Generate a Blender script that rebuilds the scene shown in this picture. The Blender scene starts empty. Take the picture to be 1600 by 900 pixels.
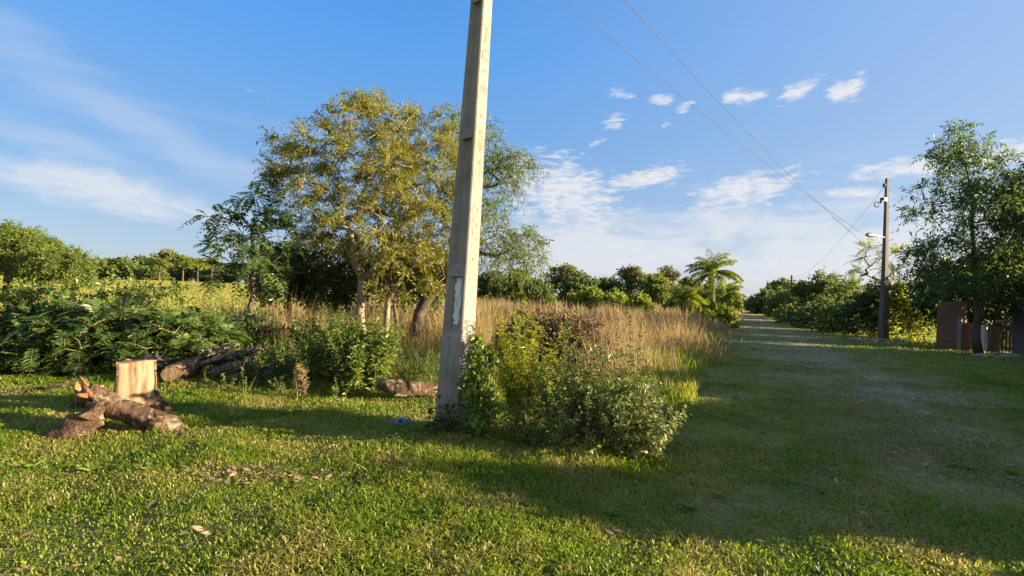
import bpy, math, numpy as np
from mathutils import Matrix, Vector

S = bpy.context.scene
COL = S.collection
R = math.radians

# ------------------------------------------------------------------ camera, sky, sun, exposure
F = 760.0                       # focal length in pixels of the 1600 px wide photograph
CAMH = 1.6
PITCH, ROLL = 0.53, 2.0
SUN_EL, SUN_AZ = 12.0, 95.0     # azimuth clockwise from +Y (the view direction)
SUN_STRENGTH, SKY_STRENGTH, EXPOSURE = 5.0, 0.05, 2.38

cam = bpy.data.cameras.new('camera'); camo = bpy.data.objects.new('camera', cam); COL.objects.link(camo)
MCAM = Matrix.Rotation(R(90 + PITCH), 4, 'X') @ Matrix.Rotation(R(ROLL), 4, 'Z')
camo.matrix_world = Matrix.Translation((0, 0, CAMH)) @ MCAM
cam.sensor_width = 36; cam.lens = 36 * F / 1600; cam.clip_start = 0.05; cam.clip_end = 3000
S.camera = camo
S.view_settings.view_transform = 'Standard'; S.view_settings.look = 'None'
S.view_settings.exposure = EXPOSURE; S.view_settings.gamma = 1
S.view_settings.use_curve_mapping = False
S.render.engine = 'CYCLES'
S.cycles.use_denoising = True
S.cycles.max_bounces = 6; S.cycles.diffuse_bounces = 3; S.cycles.transmission_bounces = 4
S.cycles.transparent_max_bounces = 4

MC3 = np.array(MCAM.to_3x3())
def ray(px, py):
    d = MC3 @ np.array([(px - 800) / F, (450 - py) / F, -1.0])
    return d
def P(px, py, depth):           # world point seen at a photo pixel at a distance along Y
    d = ray(px, py)
    return np.array([0, 0, CAMH]) + d * depth / d[1]

sun = bpy.data.lights.new('sun', 'SUN'); suno = bpy.data.objects.new('sun', sun); COL.objects.link(suno)
sun.energy = SUN_STRENGTH; sun.angle = R(0.5); sun.color = (1.0, 0.80, 0.50)
sd = Vector((math.sin(R(SUN_AZ)) * math.cos(R(SUN_EL)), math.cos(R(SUN_AZ)) * math.cos(R(SUN_EL)), math.sin(R(SUN_EL))))
suno.rotation_euler = sd.to_track_quat('Z', 'Y').to_euler()
suno.location = (30, 0, 20)

# ---- node helper
class NT:
    def __init__(s, tree): s.t = tree; s.n = tree.nodes; s.l = tree.links
    def new(s, typ, **kw):
        n = s.n.new(typ)
        for k, v in kw.items(): setattr(n, k, v)
        return n
    def link(s, a, b): s.l.new(a, b)
    def _in(s, sock, v):
        if v is None: return
        if isinstance(v, bpy.types.NodeSocket): s.link(v, sock)
        else: sock.default_value = v
    def math(s, op, a, b=None, c=None, clamp=False):
        n = s.new('ShaderNodeMath', operation=op, use_clamp=clamp)
        s._in(n.inputs[0], a); s._in(n.inputs[1], b); s._in(n.inputs[2], c)
        return n.outputs[0]
    def vmath(s, op, a, b=None):
        n = s.new('ShaderNodeVectorMath', operation=op); s._in(n.inputs[0], a); s._in(n.inputs[1], b)
        return n.outputs['Value'] if op in ('LENGTH', 'DOT_PRODUCT') else n.outputs[0]
    def noise(s, vec, scale, detail=4, rough=.55, dist=0):
        n = s.new('ShaderNodeTexNoise'); s._in(n.inputs['Vector'], vec)
        n.inputs['Scale'].default_value = scale; n.inputs['Detail'].default_value = detail
        n.inputs['Roughness'].default_value = rough; n.inputs['Distortion'].default_value = dist
        return n.outputs['Fac']
    def smooth(s, v, a, b, lo=0, hi=1):
        n = s.new('ShaderNodeMapRange', interpolation_type='SMOOTHSTEP'); s._in(n.inputs['Value'], v)
        n.inputs[1].default_value = a; n.inputs[2].default_value = b; n.inputs[3].default_value = lo; n.inputs[4].default_value = hi
        return n.outputs[0]
    def mix(s, fac, a, b):
        n = s.new('ShaderNodeMix', data_type='RGBA'); s._in(n.inputs[0], fac); s._in(n.inputs[6], a); s._in(n.inputs[7], b)
        return n.outputs[2]
    def ramp(s, fac, stops):
        n = s.new('ShaderNodeValToRGB'); s._in(n.inputs[0], fac); cr = n.color_ramp
        while len(cr.elements) < len(stops): cr.elements.new(0.5)
        for e, (p, c) in zip(cr.elements, stops): e.position = p; e.color = (*c[:3], 1)
        return n.outputs[0]
    def mapping(s, vec, loc=(0, 0, 0), rot=(0, 0, 0), scale=(1, 1, 1)):
        n = s.new('ShaderNodeMapping'); s._in(n.inputs[0], vec)
        n.inputs[1].default_value = loc; n.inputs[2].default_value = rot; n.inputs[3].default_value = scale
        return n.outputs[0]

# ---- sky with clouds
W = bpy.data.worlds.new('World'); S.world = W; W.use_nodes = True
W.node_tree.nodes.clear(); w = NT(W.node_tree)
sky = w.new('ShaderNodeTexSky', sky_type='NISHITA'); sky.sun_disc = False
sky.sun_elevation = R(SUN_EL); sky.sun_rotation = R(SUN_AZ)
sky.altitude = 100; sky.air_density = 1.0; sky.dust_density = 0.6; sky.ozone_density = 3.0
tc = w.new('ShaderNodeTexCoord'); vdir = tc.outputs['Generated']
sep = w.new('ShaderNodeSeparateXYZ'); w.link(vdir, sep.inputs[0])
zz = w.math('ADD', w.math('MAXIMUM', sep.outputs[2], 0.0), 0.10)
cmb = w.new('ShaderNodeCombineXYZ')
w.link(w.math('DIVIDE', sep.outputs[0], zz), cmb.inputs[0]); w.link(w.math('DIVIDE', sep.outputs[1], zz), cmb.inputs[1])
pl = cmb.outputs[0]                         # position on the cloud deck
def deck(px, py):
    d = ray(px, py); d = d / np.linalg.norm(d); z = max(d[2], 0) + .10
    return d[0] / z, d[1] / z
warp = w.noise(pl, 1.6, 3)
# soft patches of cloud over particular parts of the sky, measured in azimuth / elevation
az = w.math('ARCTAN2', sep.outputs[0], sep.outputs[1]); el = w.math('ARCSINE', sep.outputs[2])
ae = w.new('ShaderNodeCombineXYZ'); w.link(az, ae.inputs[0]); w.link(el, ae.inputs[1]); ae = ae.outputs[0]
def azel(px, py):
    d = ray(px, py); d = d / np.linalg.norm(d)
    return math.atan2(d[0], d[1]), math.asin(d[2])
aew_n = w.new('ShaderNodeTexNoise'); w.link(ae, aew_n.inputs['Vector']); aew_n.inputs['Scale'].default_value = 9; aew_n.inputs['Detail'].default_value = 3
aew = w.vmath('ADD', ae, w.vmath('MULTIPLY', w.vmath('SUBTRACT', aew_n.outputs['Color'], (.5, .5, .5)), (.10, .05, 0)))
def patch(px, py, wx, wy, rot, strength):
    a, e = azel(px, py)
    m = w.new('ShaderNodeMapping', vector_type='TEXTURE'); w._in(m.inputs[0], aew)
    m.inputs[1].default_value = (a, e, 0); m.inputs[2].default_value = (0, 0, R(rot)); m.inputs[3].default_value = (1.1 * wx / F, 1.15 * wy / F, 1)
    return w.smooth(w.vmath('LENGTH', m.outputs[0]), 1.0, 0.0, 0, strength)
def total(ps):
    o = ps[0]
    for q in ps[1:]: o = w.math('MAXIMUM', o, q)
    return o
puffy = total([patch(880, 300, 190, 95, -12, 1.0), patch(1010, 278, 120, 26, 2, 1.0), patch(1160, 297, 130, 42, 14, 1.0),
               patch(1340, 298, 55, 14, 0, .95), patch(1225, 268, 50, 12, 6, .8), patch(1025, 152, 46, 18, -6, 1.0), patch(965, 146, 30, 12, -4, .85),
               patch(1068, 162, 24, 14, 20, .9), patch(1170, 151, 42, 15, -4, 1.0), patch(1245, 144, 40, 20, 14, 1.0),
               patch(1315, 144, 34, 24, 20, 1.1), patch(965, 190, 28, 18, 10, .8), patch(1035, 197, 22, 10, 10, .7),
               patch(1450, 252, 130, 24, 3, 1.1), patch(1560, 246, 60, 30, 0, 1.1), patch(1355, 262, 30, 8, 0, .9), patch(415, 148, 40, 14, -10, .45), patch(935, 216, 30, 9, 10, .6)])
low = total([patch(170, 305, 260, 40, -6, .95), patch(1350, 395, 380, 75, 8, 1.3), patch(940, 395, 400, 95, 0, 1.2), patch(1150, 360, 480, 60, 4, .9)])
veil = total([patch(120, 130, 520, 60, -24, .55), patch(260, 215, 420, 40, -20, .75), patch(100, 235, 330, 30, -14, .6), patch(560, 250, 420, 60, -10, .3), patch(1250, 330, 500, 120, 0, .35)])
aeS = w.mapping(ae, scale=(1, 3.2, 1))
n1 = w.noise(aeS, 30, 7, .62, .5)
n2 = w.noise(aeS, 9, 6, .6, .8)
n3 = w.noise(w.mapping(ae, rot=(0, 0, R(22)), scale=(1.2, 12, 1)), 3.2, 5, .55, .6)
cp = w.smooth(w.math('ADD', w.math('MULTIPLY', n1, 1.7), w.math('MULTIPLY', puffy, .85)), 1.16, 1.80)
cl = w.math('MULTIPLY', w.smooth(w.math('ADD', w.math('MULTIPLY', n2, 1.4), w.math('MULTIPLY', low, .8)), 0.88, 1.6), .8)
cv = w.math('MULTIPLY', w.smooth(w.math('ADD', n3, veil), 0.60, 1.4), .30)
cover = w.math('SUBTRACT', 1.0, w.math('MULTIPLY', w.math('SUBTRACT', 1.0, cp), w.math('MULTIPLY', w.math('SUBTRACT', 1.0, cl), w.math('SUBTRACT', 1.0, cv))))
grad = w.ramp(w.math('MULTIPLY', w.math('MAXIMUM', el, 0.0), 1.25), [(0, (1.95, 2.25, 2.6)), (.18, (1.08, 1.82, 2.85)), (.38, (.66, 1.60, 3.15)), (.57, (.40, 1.48, 3.5)), (.8, (.30, 1.25, 3.2))])
glow = w.math('MULTIPLY', w.smooth(az, -.3, 1.2), .48)          # the air is paler towards the sun
grad = w.mix(glow, grad, (2.6, 2.85, 3.2, 1))
tint = w.new('ShaderNodeMix', data_type='RGBA', blend_type='MULTIPLY'); tint.inputs[0].default_value = 1
w.link(sky.outputs[0], tint.inputs[6]); tint.inputs[7].default_value = (.95, .90, .95, 1)
base = w.mix(.82, tint.outputs[2], grad)
# unseen bright cloud added behind the viewer to lift the light in the shade
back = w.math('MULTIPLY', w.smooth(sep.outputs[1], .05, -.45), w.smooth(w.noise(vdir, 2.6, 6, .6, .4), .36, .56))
cc = w.mix(w.math('MULTIPLY', cover, .92), base, (3.25, 3.25, 3.35, 1))
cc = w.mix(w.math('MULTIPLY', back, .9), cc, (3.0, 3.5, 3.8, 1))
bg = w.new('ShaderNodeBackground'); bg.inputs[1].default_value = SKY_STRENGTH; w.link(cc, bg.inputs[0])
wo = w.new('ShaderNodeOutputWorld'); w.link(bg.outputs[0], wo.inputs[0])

# ------------------------------------------------------------------ mesh helpers
def sm(t):
    t = np.clip(t, 0, 1); return t * t * (3 - 2 * t)
def H(x, y):
    x = np.asarray(x, float); y = np.asarray(y, float)
    near = np.exp(-(x * x + y * y) / 900)
    z = 1.5 * sm((y - 14) / 75) * sm((6 - x) / 50)
    z = z + near * (.020 * np.sin(x * 1.3 + 1) * np.sin(y * 1.1) + .012 * np.sin(x * 3.1 + y * 2.3) + .010 * np.sin(y * 3.7 - x * 1.7))
    return z
def G(px, py):
    d = ray(px, py); t = 0
    p = np.array([0, 0, CAMH]) + d * (-CAMH / d[2])
    for _ in range(12):
        h = float(H(p[0], p[1])); p = np.array([0, 0, CAMH]) + d * ((h - CAMH) / d[2])
    return p
def ground(p): return np.array([p[0], p[1], float(H(p[0], p[1]))])
def nrm(v): return v / np.maximum(np.linalg.norm(v, axis=-1, keepdims=True), 1e-9)

class MB:
    """collects vertices and faces, links them as one mesh object"""
    def __init__(s): s.v = []; s.f = []; s.n = 0
    def add(s, v, *faces):
        v = np.asarray(v, float).reshape(-1, 3)
        for f in faces:
            f = np.asarray(f)
            if len(f): s.f.append(f + s.n)
        s.v.append(v); s.n += len(v); return s
    def tube(s, pts, rad, sides=8, cap=True, jit=0, rng=None, squash=1.0):
        pts = np.asarray(pts, float); rad = np.asarray(rad, float); k = len(pts)
        t = np.gradient(pts, axis=0); t = nrm(t)
        ref = np.array([0.31, 0.2, 1.0]) if abs(t[0, 2]) < .8 else np.array([1., .2, .1])
        a = nrm(ref - t * (t @ ref)[:, None]); b = np.cross(t, a)
        th = np.arange(sides) * 2 * np.pi / sides
        rr = np.ones((k, sides))
        if jit: rr += jit * rng.uniform(-1, 1, (k, sides))
        v = pts[:, None] + (rad[:, None] * rr)[:, :, None] * (np.cos(th)[None, :, None] * a[:, None] + squash * np.sin(th)[None, :, None] * b[:, None])
        i = np.arange(k - 1)[:, None] * sides; j = np.arange(sides)[None]; j2 = (j + 1) % sides
        q = np.stack([i + j, i + j2, i + sides + j2, i + sides + j], -1).reshape(-1, 4)
        base = s.n; s.add(v.reshape(-1, 3), q)
        if cap:
            s.f.append(np.array([np.arange(sides)[::-1]]) + base); s.f.append(np.array([np.arange(sides)]) + base + (k - 1) * sides)
        return s
    def box(s, c, d, rot=0):
        c = np.asarray(c, float); d = np.asarray(d, float) / 2
        v = np.array([[x, y, z] for z in (-1, 1) for y in (-1, 1) for x in (-1, 1)]) * d
        cr, sr = math.cos(rot), math.sin(rot)
        v = np.stack([v[:, 0] * cr - v[:, 1] * sr, v[:, 0] * sr + v[:, 1] * cr, v[:, 2]], -1) + c
        return s.add(v, [[0, 2, 3, 1], [4, 5, 7, 6], [0, 1, 5, 4], [2, 6, 7, 3], [0, 4, 6, 2], [1, 3, 7, 5]])
    def build(s, name, mat, parent=None, smooth=False, loc=None):
        me = bpy.data.meshes.new(name)
        v = np.concatenate(s.v) if s.v else np.zeros((0, 3))
        if loc is not None: v = v - np.asarray(loc)
        me.vertices.add(len(v)); me.vertices.foreach_set('co', v.astype(np.float32).ravel())
        loops = np.concatenate([f.ravel() for f in s.f]) if s.f else np.zeros(0, int)
        tot = np.concatenate([np.full(len(f), f.shape[1]) for f in s.f]) if s.f else np.zeros(0, int)
        me.loops.add(len(loops)); me.loops.foreach_set('vertex_index', loops.astype(np.int32))
        me.polygons.add(len(tot))
        st = np.concatenate([[0], np.cumsum(tot)[:-1]])
        me.polygons.foreach_set('loop_start', st.astype(np.int32))
        me.polygons.foreach_set('use_smooth', np.full(len(tot), bool(smooth)))
        me.update(calc_edges=True); me.validate()
        if mat: me.materials.append(mat)
        o = bpy.data.objects.new(name, me); COL.objects.link(o)
        if parent is not None: o.parent = parent
        elif loc is not None: o.location = loc
        return o
def tag(o, label=None, cat=None, group=None, kind=None):
    if label: o['label'] = label
    if cat: o['category'] = cat
    if group: o['group'] = group
    if kind: o['kind'] = kind
    return o
def empty(name, loc, label, cat, group=None):
    o = bpy.data.objects.new(name, None); COL.objects.link(o); o.location = tuple(loc); o.empty_display_size = .2
    return tag(o, label, cat, group)
def copy_tree(o, loc, rz, sc, label=None, group=None):
    c = o.copy(); COL.objects.link(c); c.location = tuple(loc); c.rotation_euler = (0, 0, rz); c.scale = sc if hasattr(sc, '__len__') else (sc,) * 3
    if label: c['label'] = label
    if group: c['group'] = group
    for ch in [k for k in bpy.data.objects if k.parent == o]:
        d = ch.copy(); COL.objects.link(d); d.parent = c
        for g in [k for k in bpy.data.objects if k.parent == ch]:
            e = g.copy(); COL.objects.link(e); e.parent = d
    return c

# ------------------------------------------------------------------ materials
def mat(name):
    m = bpy.data.materials.new(name); m.use_nodes = True; m.node_tree.nodes.clear()
    n = NT(m.node_tree); out = n.new('ShaderNodeOutputMaterial'); return m, n, out
def leaf_mat(name, cols, trans=.35, rough=.5, tcol=None, spec=.35, patchy=0.25):
    m, n, out = mat(name)
    geo = n.new('ShaderNodeNewGeometry')
    tcx = n.new('ShaderNodeTexCoord')
    big = n.noise(tcx.outputs['Object'], 1.3, 2)
    fac = n.math('ADD', n.math('MULTIPLY', geo.outputs['Random Per Island'], 1 - patchy), n.math('MULTIPLY', n.smooth(big, .3, .7), patchy))
    k = len(cols)
    col = n.ramp(fac, [((i + .1) / k if k > 1 else 0, c) for i, c in enumerate(cols)])
    bs = n.new('ShaderNodeBsdfPrincipled'); n.link(col, bs.inputs['Base Color']); bs.inputs['Roughness'].default_value = rough
    bs.inputs['Specular IOR Level'].default_value = spec
    tr = n.new('ShaderNodeBsdfTranslucent')
    hs = n.new('ShaderNodeHueSaturation'); n.link(col, hs.inputs['Color']); hs.inputs['Hue'].default_value = .485; hs.inputs['Saturation'].default_value = 1.1; hs.inputs['Value'].default_value = 1.5
    n.link(hs.outputs[0], tr.inputs[0])
    mx = n.new('ShaderNodeMixShader'); mx.inputs[0].default_value = trans
    n.link(bs.outputs[0], mx.inputs[1]); n.link(tr.outputs[0], mx.inputs[2]); n.link(mx.outputs[0], out.inputs[0])
    return m
def rough_mat(name, stops, scale=8, stretch=(1, 1, 1), bump=.3, rough=.85, detail=6, dist=.3, bscale=None, spec=.3):
    m, n, out = mat(name)
    tcx = n.new('ShaderNodeTexCoord'); v = n.mapping(tcx.outputs['Object'], scale=stretch)
    nz = n.noise(v, scale, detail, .62, dist)
    nz2 = n.noise(v, (bscale or scale * 4), 5, .65)
    f = n.math('ADD', n.math('MULTIPLY', nz, .7), n.math('MULTIPLY', nz2, .3))
    col = n.ramp(f, stops)
    bs = n.new('ShaderNodeBsdfPrincipled'); n.link(col, bs.inputs['Base Color']); bs.inputs['Roughness'].default_value = rough
    bs.inputs['Specular IOR Level'].default_value = spec
    if bump:
        bp = n.new('ShaderNodeBump'); bp.inputs['Strength'].default_value = bump; bp.inputs['Distance'].default_value = .02
        n.link(f, bp.inputs['Height']); n.link(bp.outputs[0], bs.inputs['Normal'])
    n.link(bs.outputs[0], out.inputs[0]); return m

def log_mat(name, dark, mid, pale):
    m, n, out = mat(name)
    tcx = n.new('ShaderNodeTexCoord'); v = tcx.outputs['Object']
    a = n.noise(v, 9, 6, .65, .8); b2 = n.noise(v, 38, 5, .7); c = n.noise(v, 5.5, 5, .6, 1.4); d = n.noise(n.mapping(v, loc=(3, 1, 2)), 7, 5, .65, .6)
    col = n.mix(n.smooth(n.math('ADD', n.math('MULTIPLY', a, .6), n.math('MULTIPLY', b2, .4)), .40, .58), (*dark, 1), (*mid, 1))
    col = n.mix(n.smooth(n.math('ADD', n.math('MULTIPLY', c, .75), n.math('MULTIPLY', b2, .25)), .50, .60, 0, .85), col, (*pale, 1))
    col = n.mix(n.smooth(d, .56, .64, 0, .8), col, (.19, .085, .04, 1))
    bs = n.new('ShaderNodeBsdfPrincipled'); bs.inputs['Roughness'].default_value = .9; bs.inputs['Specular IOR Level'].default_value = .2; n.link(col, bs.inputs['Base Color'])
    bp = n.new('ShaderNodeBump'); bp.inputs['Strength'].default_value = 1; bp.inputs['Distance'].default_value = .05
    n.link(n.math('ADD', n.math('MULTIPLY', a, .7), n.math('MULTIPLY', b2, .3)), bp.inputs['Height']); n.link(bp.outputs[0], bs.inputs['Normal'])
    n.link(bs.outputs[0], out.inputs[0]); return m
def concrete_mat():
    m, n, out = mat('weathered_cast_concrete')
    tcx = n.new('ShaderNodeTexCoord'); v = tcx.outputs['Object']
    a = n.noise(v, 2.2, 6, .6); b = n.noise(v, 55, 5, .7); st = n.noise(n.mapping(v, scale=(1, 1, .05)), 22, 5, .6, .3); pits = n.noise(v, 130, 2, .5)
    col = n.ramp(n.math('ADD', n.math('MULTIPLY', a, .6), n.math('MULTIPLY', b, .4)), [(.38, (.150, .132, .115)), (.5, (.215, .195, .172)), (.62, (.275, .25, .22))])
    col = n.mix(n.smooth(st, .52, .72, 0, .6), col, (.105, .092, .08, 1))
    col = n.mix(n.smooth(a, .56, .72, 0, .5), col, (.14, .115, .09, 1))
    col = n.mix(n.smooth(pits, .66, .72, 0, .8), col, (.07, .06, .05, 1))
    bs = n.new('ShaderNodeBsdfPrincipled'); bs.inputs['Roughness'].default_value = .92; bs.inputs['Specular IOR Level'].default_value = .2; n.link(col, bs.inputs['Base Color'])
    bp = n.new('ShaderNodeBump'); bp.inputs['Strength'].default_value = .45; bp.inputs['Distance'].default_value = .012
    n.link(n.math('SUBTRACT', n.math('MULTIPLY', b, .6), n.smooth(pits, .62, .72)), bp.inputs['Height']); n.link(bp.outputs[0], bs.inputs['Normal'])
    n.link(bs.outputs[0], out.inputs[0]); return m
M = {}
M['lawn'] = leaf_mat('lawn_blades', [(.070, .135, .012), (.105, .180, .014), (.155, .215, .018), (.21, .235, .028), (.31, .27, .10)], .5, .5, patchy=.5)
M['lawn_dry'] = leaf_mat('track_blades', [(.085, .125, .03), (.135, .155, .042), (.20, .185, .07), (.28, .24, .11)], .35, .6)
M['straw'] = leaf_mat('dry_grass_blades', [(.21, .145, .068), (.30, .21, .108), (.40, .30, .17), (.27, .165, .09), (.20, .19, .07), (.13, .14, .04)], .35, .6, spec=.2)
M['field'] = leaf_mat('field_blades', [(.15, .18, .035), (.20, .21, .042), (.25, .22, .055)], .3, .6, spec=.2)
M['yellow_leaf'] = leaf_mat('yellow_green_narrow_leaves', [(.054, .092, .016), (.092, .132, .018), (.145, .172, .018), (.205, .205, .018), (.20, .155, .025)], .45, .42)
M['willow_leaf'] = leaf_mat('grey_green_narrow_leaves', [(.06, .10, .026), (.09, .135, .034), (.13, .17, .045)], .4, .45)
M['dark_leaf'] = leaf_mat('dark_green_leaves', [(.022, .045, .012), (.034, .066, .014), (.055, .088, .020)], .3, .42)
M['pinnate_leaf'] = leaf_mat('mid_green_leaflets', [(.030, .066, .014), (.048, .095, .018), (.080, .13, .025)], .4, .42)
M['shrub_leaf'] = leaf_mat('shrub_leaves', [(.045, .090, .016), (.075, .130, .022), (.115, .17, .030), (.16, .19, .04)], .4, .4)
M['grey_leaf'] = leaf_mat('grey_green_shrub_leaves', [(.055, .095, .026), (.085, .130, .036), (.125, .165, .046), (.20, .20, .07)], .35, .40)
M['bright_leaf'] = leaf_mat('yellow_green_weed_leaves', [(.14, .19, .016), (.22, .26, .02), (.30, .31, .028)], .45, .45)
M['vine_leaf'] = leaf_mat('vine_leaves', [(.06, .125, .018), (.10, .17, .025), (.16, .21, .035)], .4, .4)
M['field_leaf'] = leaf_mat('field_tree_leaves', [(.055, .095, .018), (.085, .125, .020), (.125, .16, .024)], .4, .5)
M['backlit_leaf'] = leaf_mat('yellow_backlit_leaves', [(.10, .15, .018), (.15, .19, .022), (.21, .23, .026)], .6, .45)  # backlight put into the leaf colour: brighter yellow with raised translucency
M['palm_leaf'] = leaf_mat('palm_leaflets', [(.08, .145, .022), (.12, .19, .026), (.18, .235, .03), (.24, .25, .035)], .45, .4)
M['far_leaf'] = leaf_mat('far_tree_leaves', [(.065, .098, .024), (.095, .135, .030), (.14, .17, .04)], .45, .6)
M['far_dark'] = leaf_mat('far_dark_leaves', [(.045, .074, .022), (.066, .100, .028), (.095, .128, .034)], .45, .6)
M['far_olive'] = leaf_mat('far_olive_leaves', [(.085, .100, .038), (.115, .130, .046), (.145, .15, .05)], .3, .6)
M['far_light'] = leaf_mat('light_green_leaves', [(.085, .14, .020), (.125, .18, .025), (.18, .22, .03)], .4, .5)
M['dead_leaf'] = leaf_mat('dead_leaves', [(.058, .040, .018), (.10, .068, .032), (.15, .10, .05), (.23, .165, .09)], .15, .7, spec=.15)
M['bark_pale'] = rough_mat('pale_bark', [(.36, (.11, .08, .055)), (.5, (.23, .175, .125)), (.64, (.36, .29, .22))], 6, (1, 1, .35), .5)
M['bark_dark'] = rough_mat('dark_bark', [(.25, (.030, .023, .018)), (.5, (.065, .05, .038)), (.75, (.12, .095, .07))], 7, (1, 1, .3), .6)
M['bark_mid'] = rough_mat('grey_brown_bark', [(.25, (.07, .055, .04)), (.5, (.14, .11, .08)), (.75, (.22, .18, .13))], 7, (1, 1, .3), .5)
M['heap_heart'] = rough_mat('packed_brown_stems', [(.38, (.03, .02, .014)), (.5, (.06, .04, .028)), (.62, (.11, .075, .05))], 12, (1, 1, 1), 1.0)
M['stem'] = rough_mat('woody_stem', [(.3, (.09, .07, .035)), (.7, (.20, .16, .08))], 20, bump=0)
M['green_stem'] = rough_mat('green_stem', [(.3, (.05, .06, .02)), (.7, (.11, .11, .04))], 20, bump=0)
M['log_bark'] = log_mat('weathered_log_bark', (.034, .022, .015), (.11, .066, .040), (.27, .21, .155))
M['log_grey'] = log_mat('grey_weathered_wood', (.028, .023, .019), (.085, .068, .054), (.22, .185, .15))
M['sawn'] = rough_mat('sawn_wood', [(.37, (.06, .036, .022)), (.44, (.17, .105, .062)), (.53, (.27, .19, .122)), (.58, (.22, .155, .10)), (.64, (.11, .075, .05))], 7, (1, 1, .14), .7, dist=.6, bscale=26)
M['rot'] = rough_mat('rotten_orange_wood', [(.35, (.06, .025, .012)), (.5, (.17, .070, .030)), (.65, (.27, .14, .07))], 7, bump=.8)
M['concrete'] = concrete_mat()
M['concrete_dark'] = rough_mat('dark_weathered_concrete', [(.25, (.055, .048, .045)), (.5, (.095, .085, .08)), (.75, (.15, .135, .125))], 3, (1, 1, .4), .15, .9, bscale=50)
M['white_paint'] = rough_mat('old_whitewash', [(.36, (.22, .20, .18)), (.46, (.50, .49, .48)), (.62, (.66, .66, .66))], 14, (1, 1, .2), .15)
M['engraved'] = rough_mat('engraved_lettering', [(.3, (.10, .085, .07)), (.7, (.19, .16, .13))], 20, bump=0)
M['metal'] = rough_mat('dark_metal', [(.3, (.03, .03, .032)), (.7, (.07, .07, .075))], 10, bump=0, rough=.5)
M['lamp_metal'] = rough_mat('lamp_metal', [(.3, (.07, .07, .075)), (.7, (.12, .12, .125))], 10, bump=0, rough=.45)
M['porcelain'] = rough_mat('porcelain', [(.3, (.12, .09, .07)), (.7, (.2, .16, .13))], 10, bump=0, rough=.3)
M['cable'] = rough_mat('cable', [(.3, (.06, .065, .08)), (.7, (.10, .105, .12))], 3, bump=0)
M['plank'] = rough_mat('old_planks', [(.3, (.05, .042, .036)), (.7, (.13, .11, .09))], 6, (1, 1, .2), .4)
M['white_wall'] = rough_mat('white_wall_paint', [(.3, (.40, .40, .40)), (.7, (.62, .62, .60))], 2, bump=0)
M['roof'] = rough_mat('roof_sheet', [(.3, (.25, .24, .24)), (.7, (.4, .39, .38))], 2, bump=0)
M['glass'] = rough_mat('dark_window', [(.3, (.03, .035, .04)), (.7, (.05, .055, .06))], 2, bump=0, rough=.2)
M['plastic'] = rough_mat('blue_plastic', [(.3, (.02, .06, .35)), (.7, (.05, .14, .60))], 6, bump=.2, rough=.35, spec=.5)
M['litter_leaf'] = leaf_mat('fallen_leaf', [(.13, .07, .035), (.20, .12, .06), (.28, .20, .12)], .1, .7)
M['rubble'] = rough_mat('rubble', [(.3, (.16, .13, .11)), (.7, (.34, .29, .25))], 5, bump=.6)
def brick_mat():
    m, n, out = mat('old_brickwork')
    tcx = n.new('ShaderNodeTexCoord'); b = n.new('ShaderNodeTexBrick'); sp = n.new('ShaderNodeSeparateXYZ'); cb = n.new('ShaderNodeCombineXYZ')
    n.link(tcx.outputs['Object'], sp.inputs[0]); n.link(sp.outputs[0], cb.inputs[0]); n.link(sp.outputs[2], cb.inputs[1]); n.link(cb.outputs[0], b.inputs['Vector'])
    b.inputs['Scale'].default_value = 1; b.inputs['Brick Width'].default_value = .26; b.inputs['Row Height'].default_value = .085; b.inputs['Mortar Size'].default_value = .008
    b.inputs['Color1'].default_value = (.17, .068, .036, 1); b.inputs['Color2'].default_value = (.23, .098, .052, 1); b.inputs['Mortar'].default_value = (.10, .075, .06, 1)
    nz = n.noise(tcx.outputs['Object'], 1.5, 5)
    c = n.mix(n.smooth(nz, .45, .75, 0, .6), b.outputs['Color'], (.10, .08, .07, 1))
    bs = n.new('ShaderNodeBsdfPrincipled'); bs.inputs['Roughness'].default_value = .9; n.link(c, bs.inputs['Base Color'])
    bp = n.new('ShaderNodeBump'); bp.inputs['Strength'].default_value = .5; bp.inputs['Distance'].default_value = .01; n.link(b.outputs['Fac'], bp.inputs['Height']); bp.invert = True
    n.link(bp.outputs[0], bs.inputs['Normal']); n.link(bs.outputs[0], out.inputs[0]); return m
M['brick'] = brick_mat()
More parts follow.
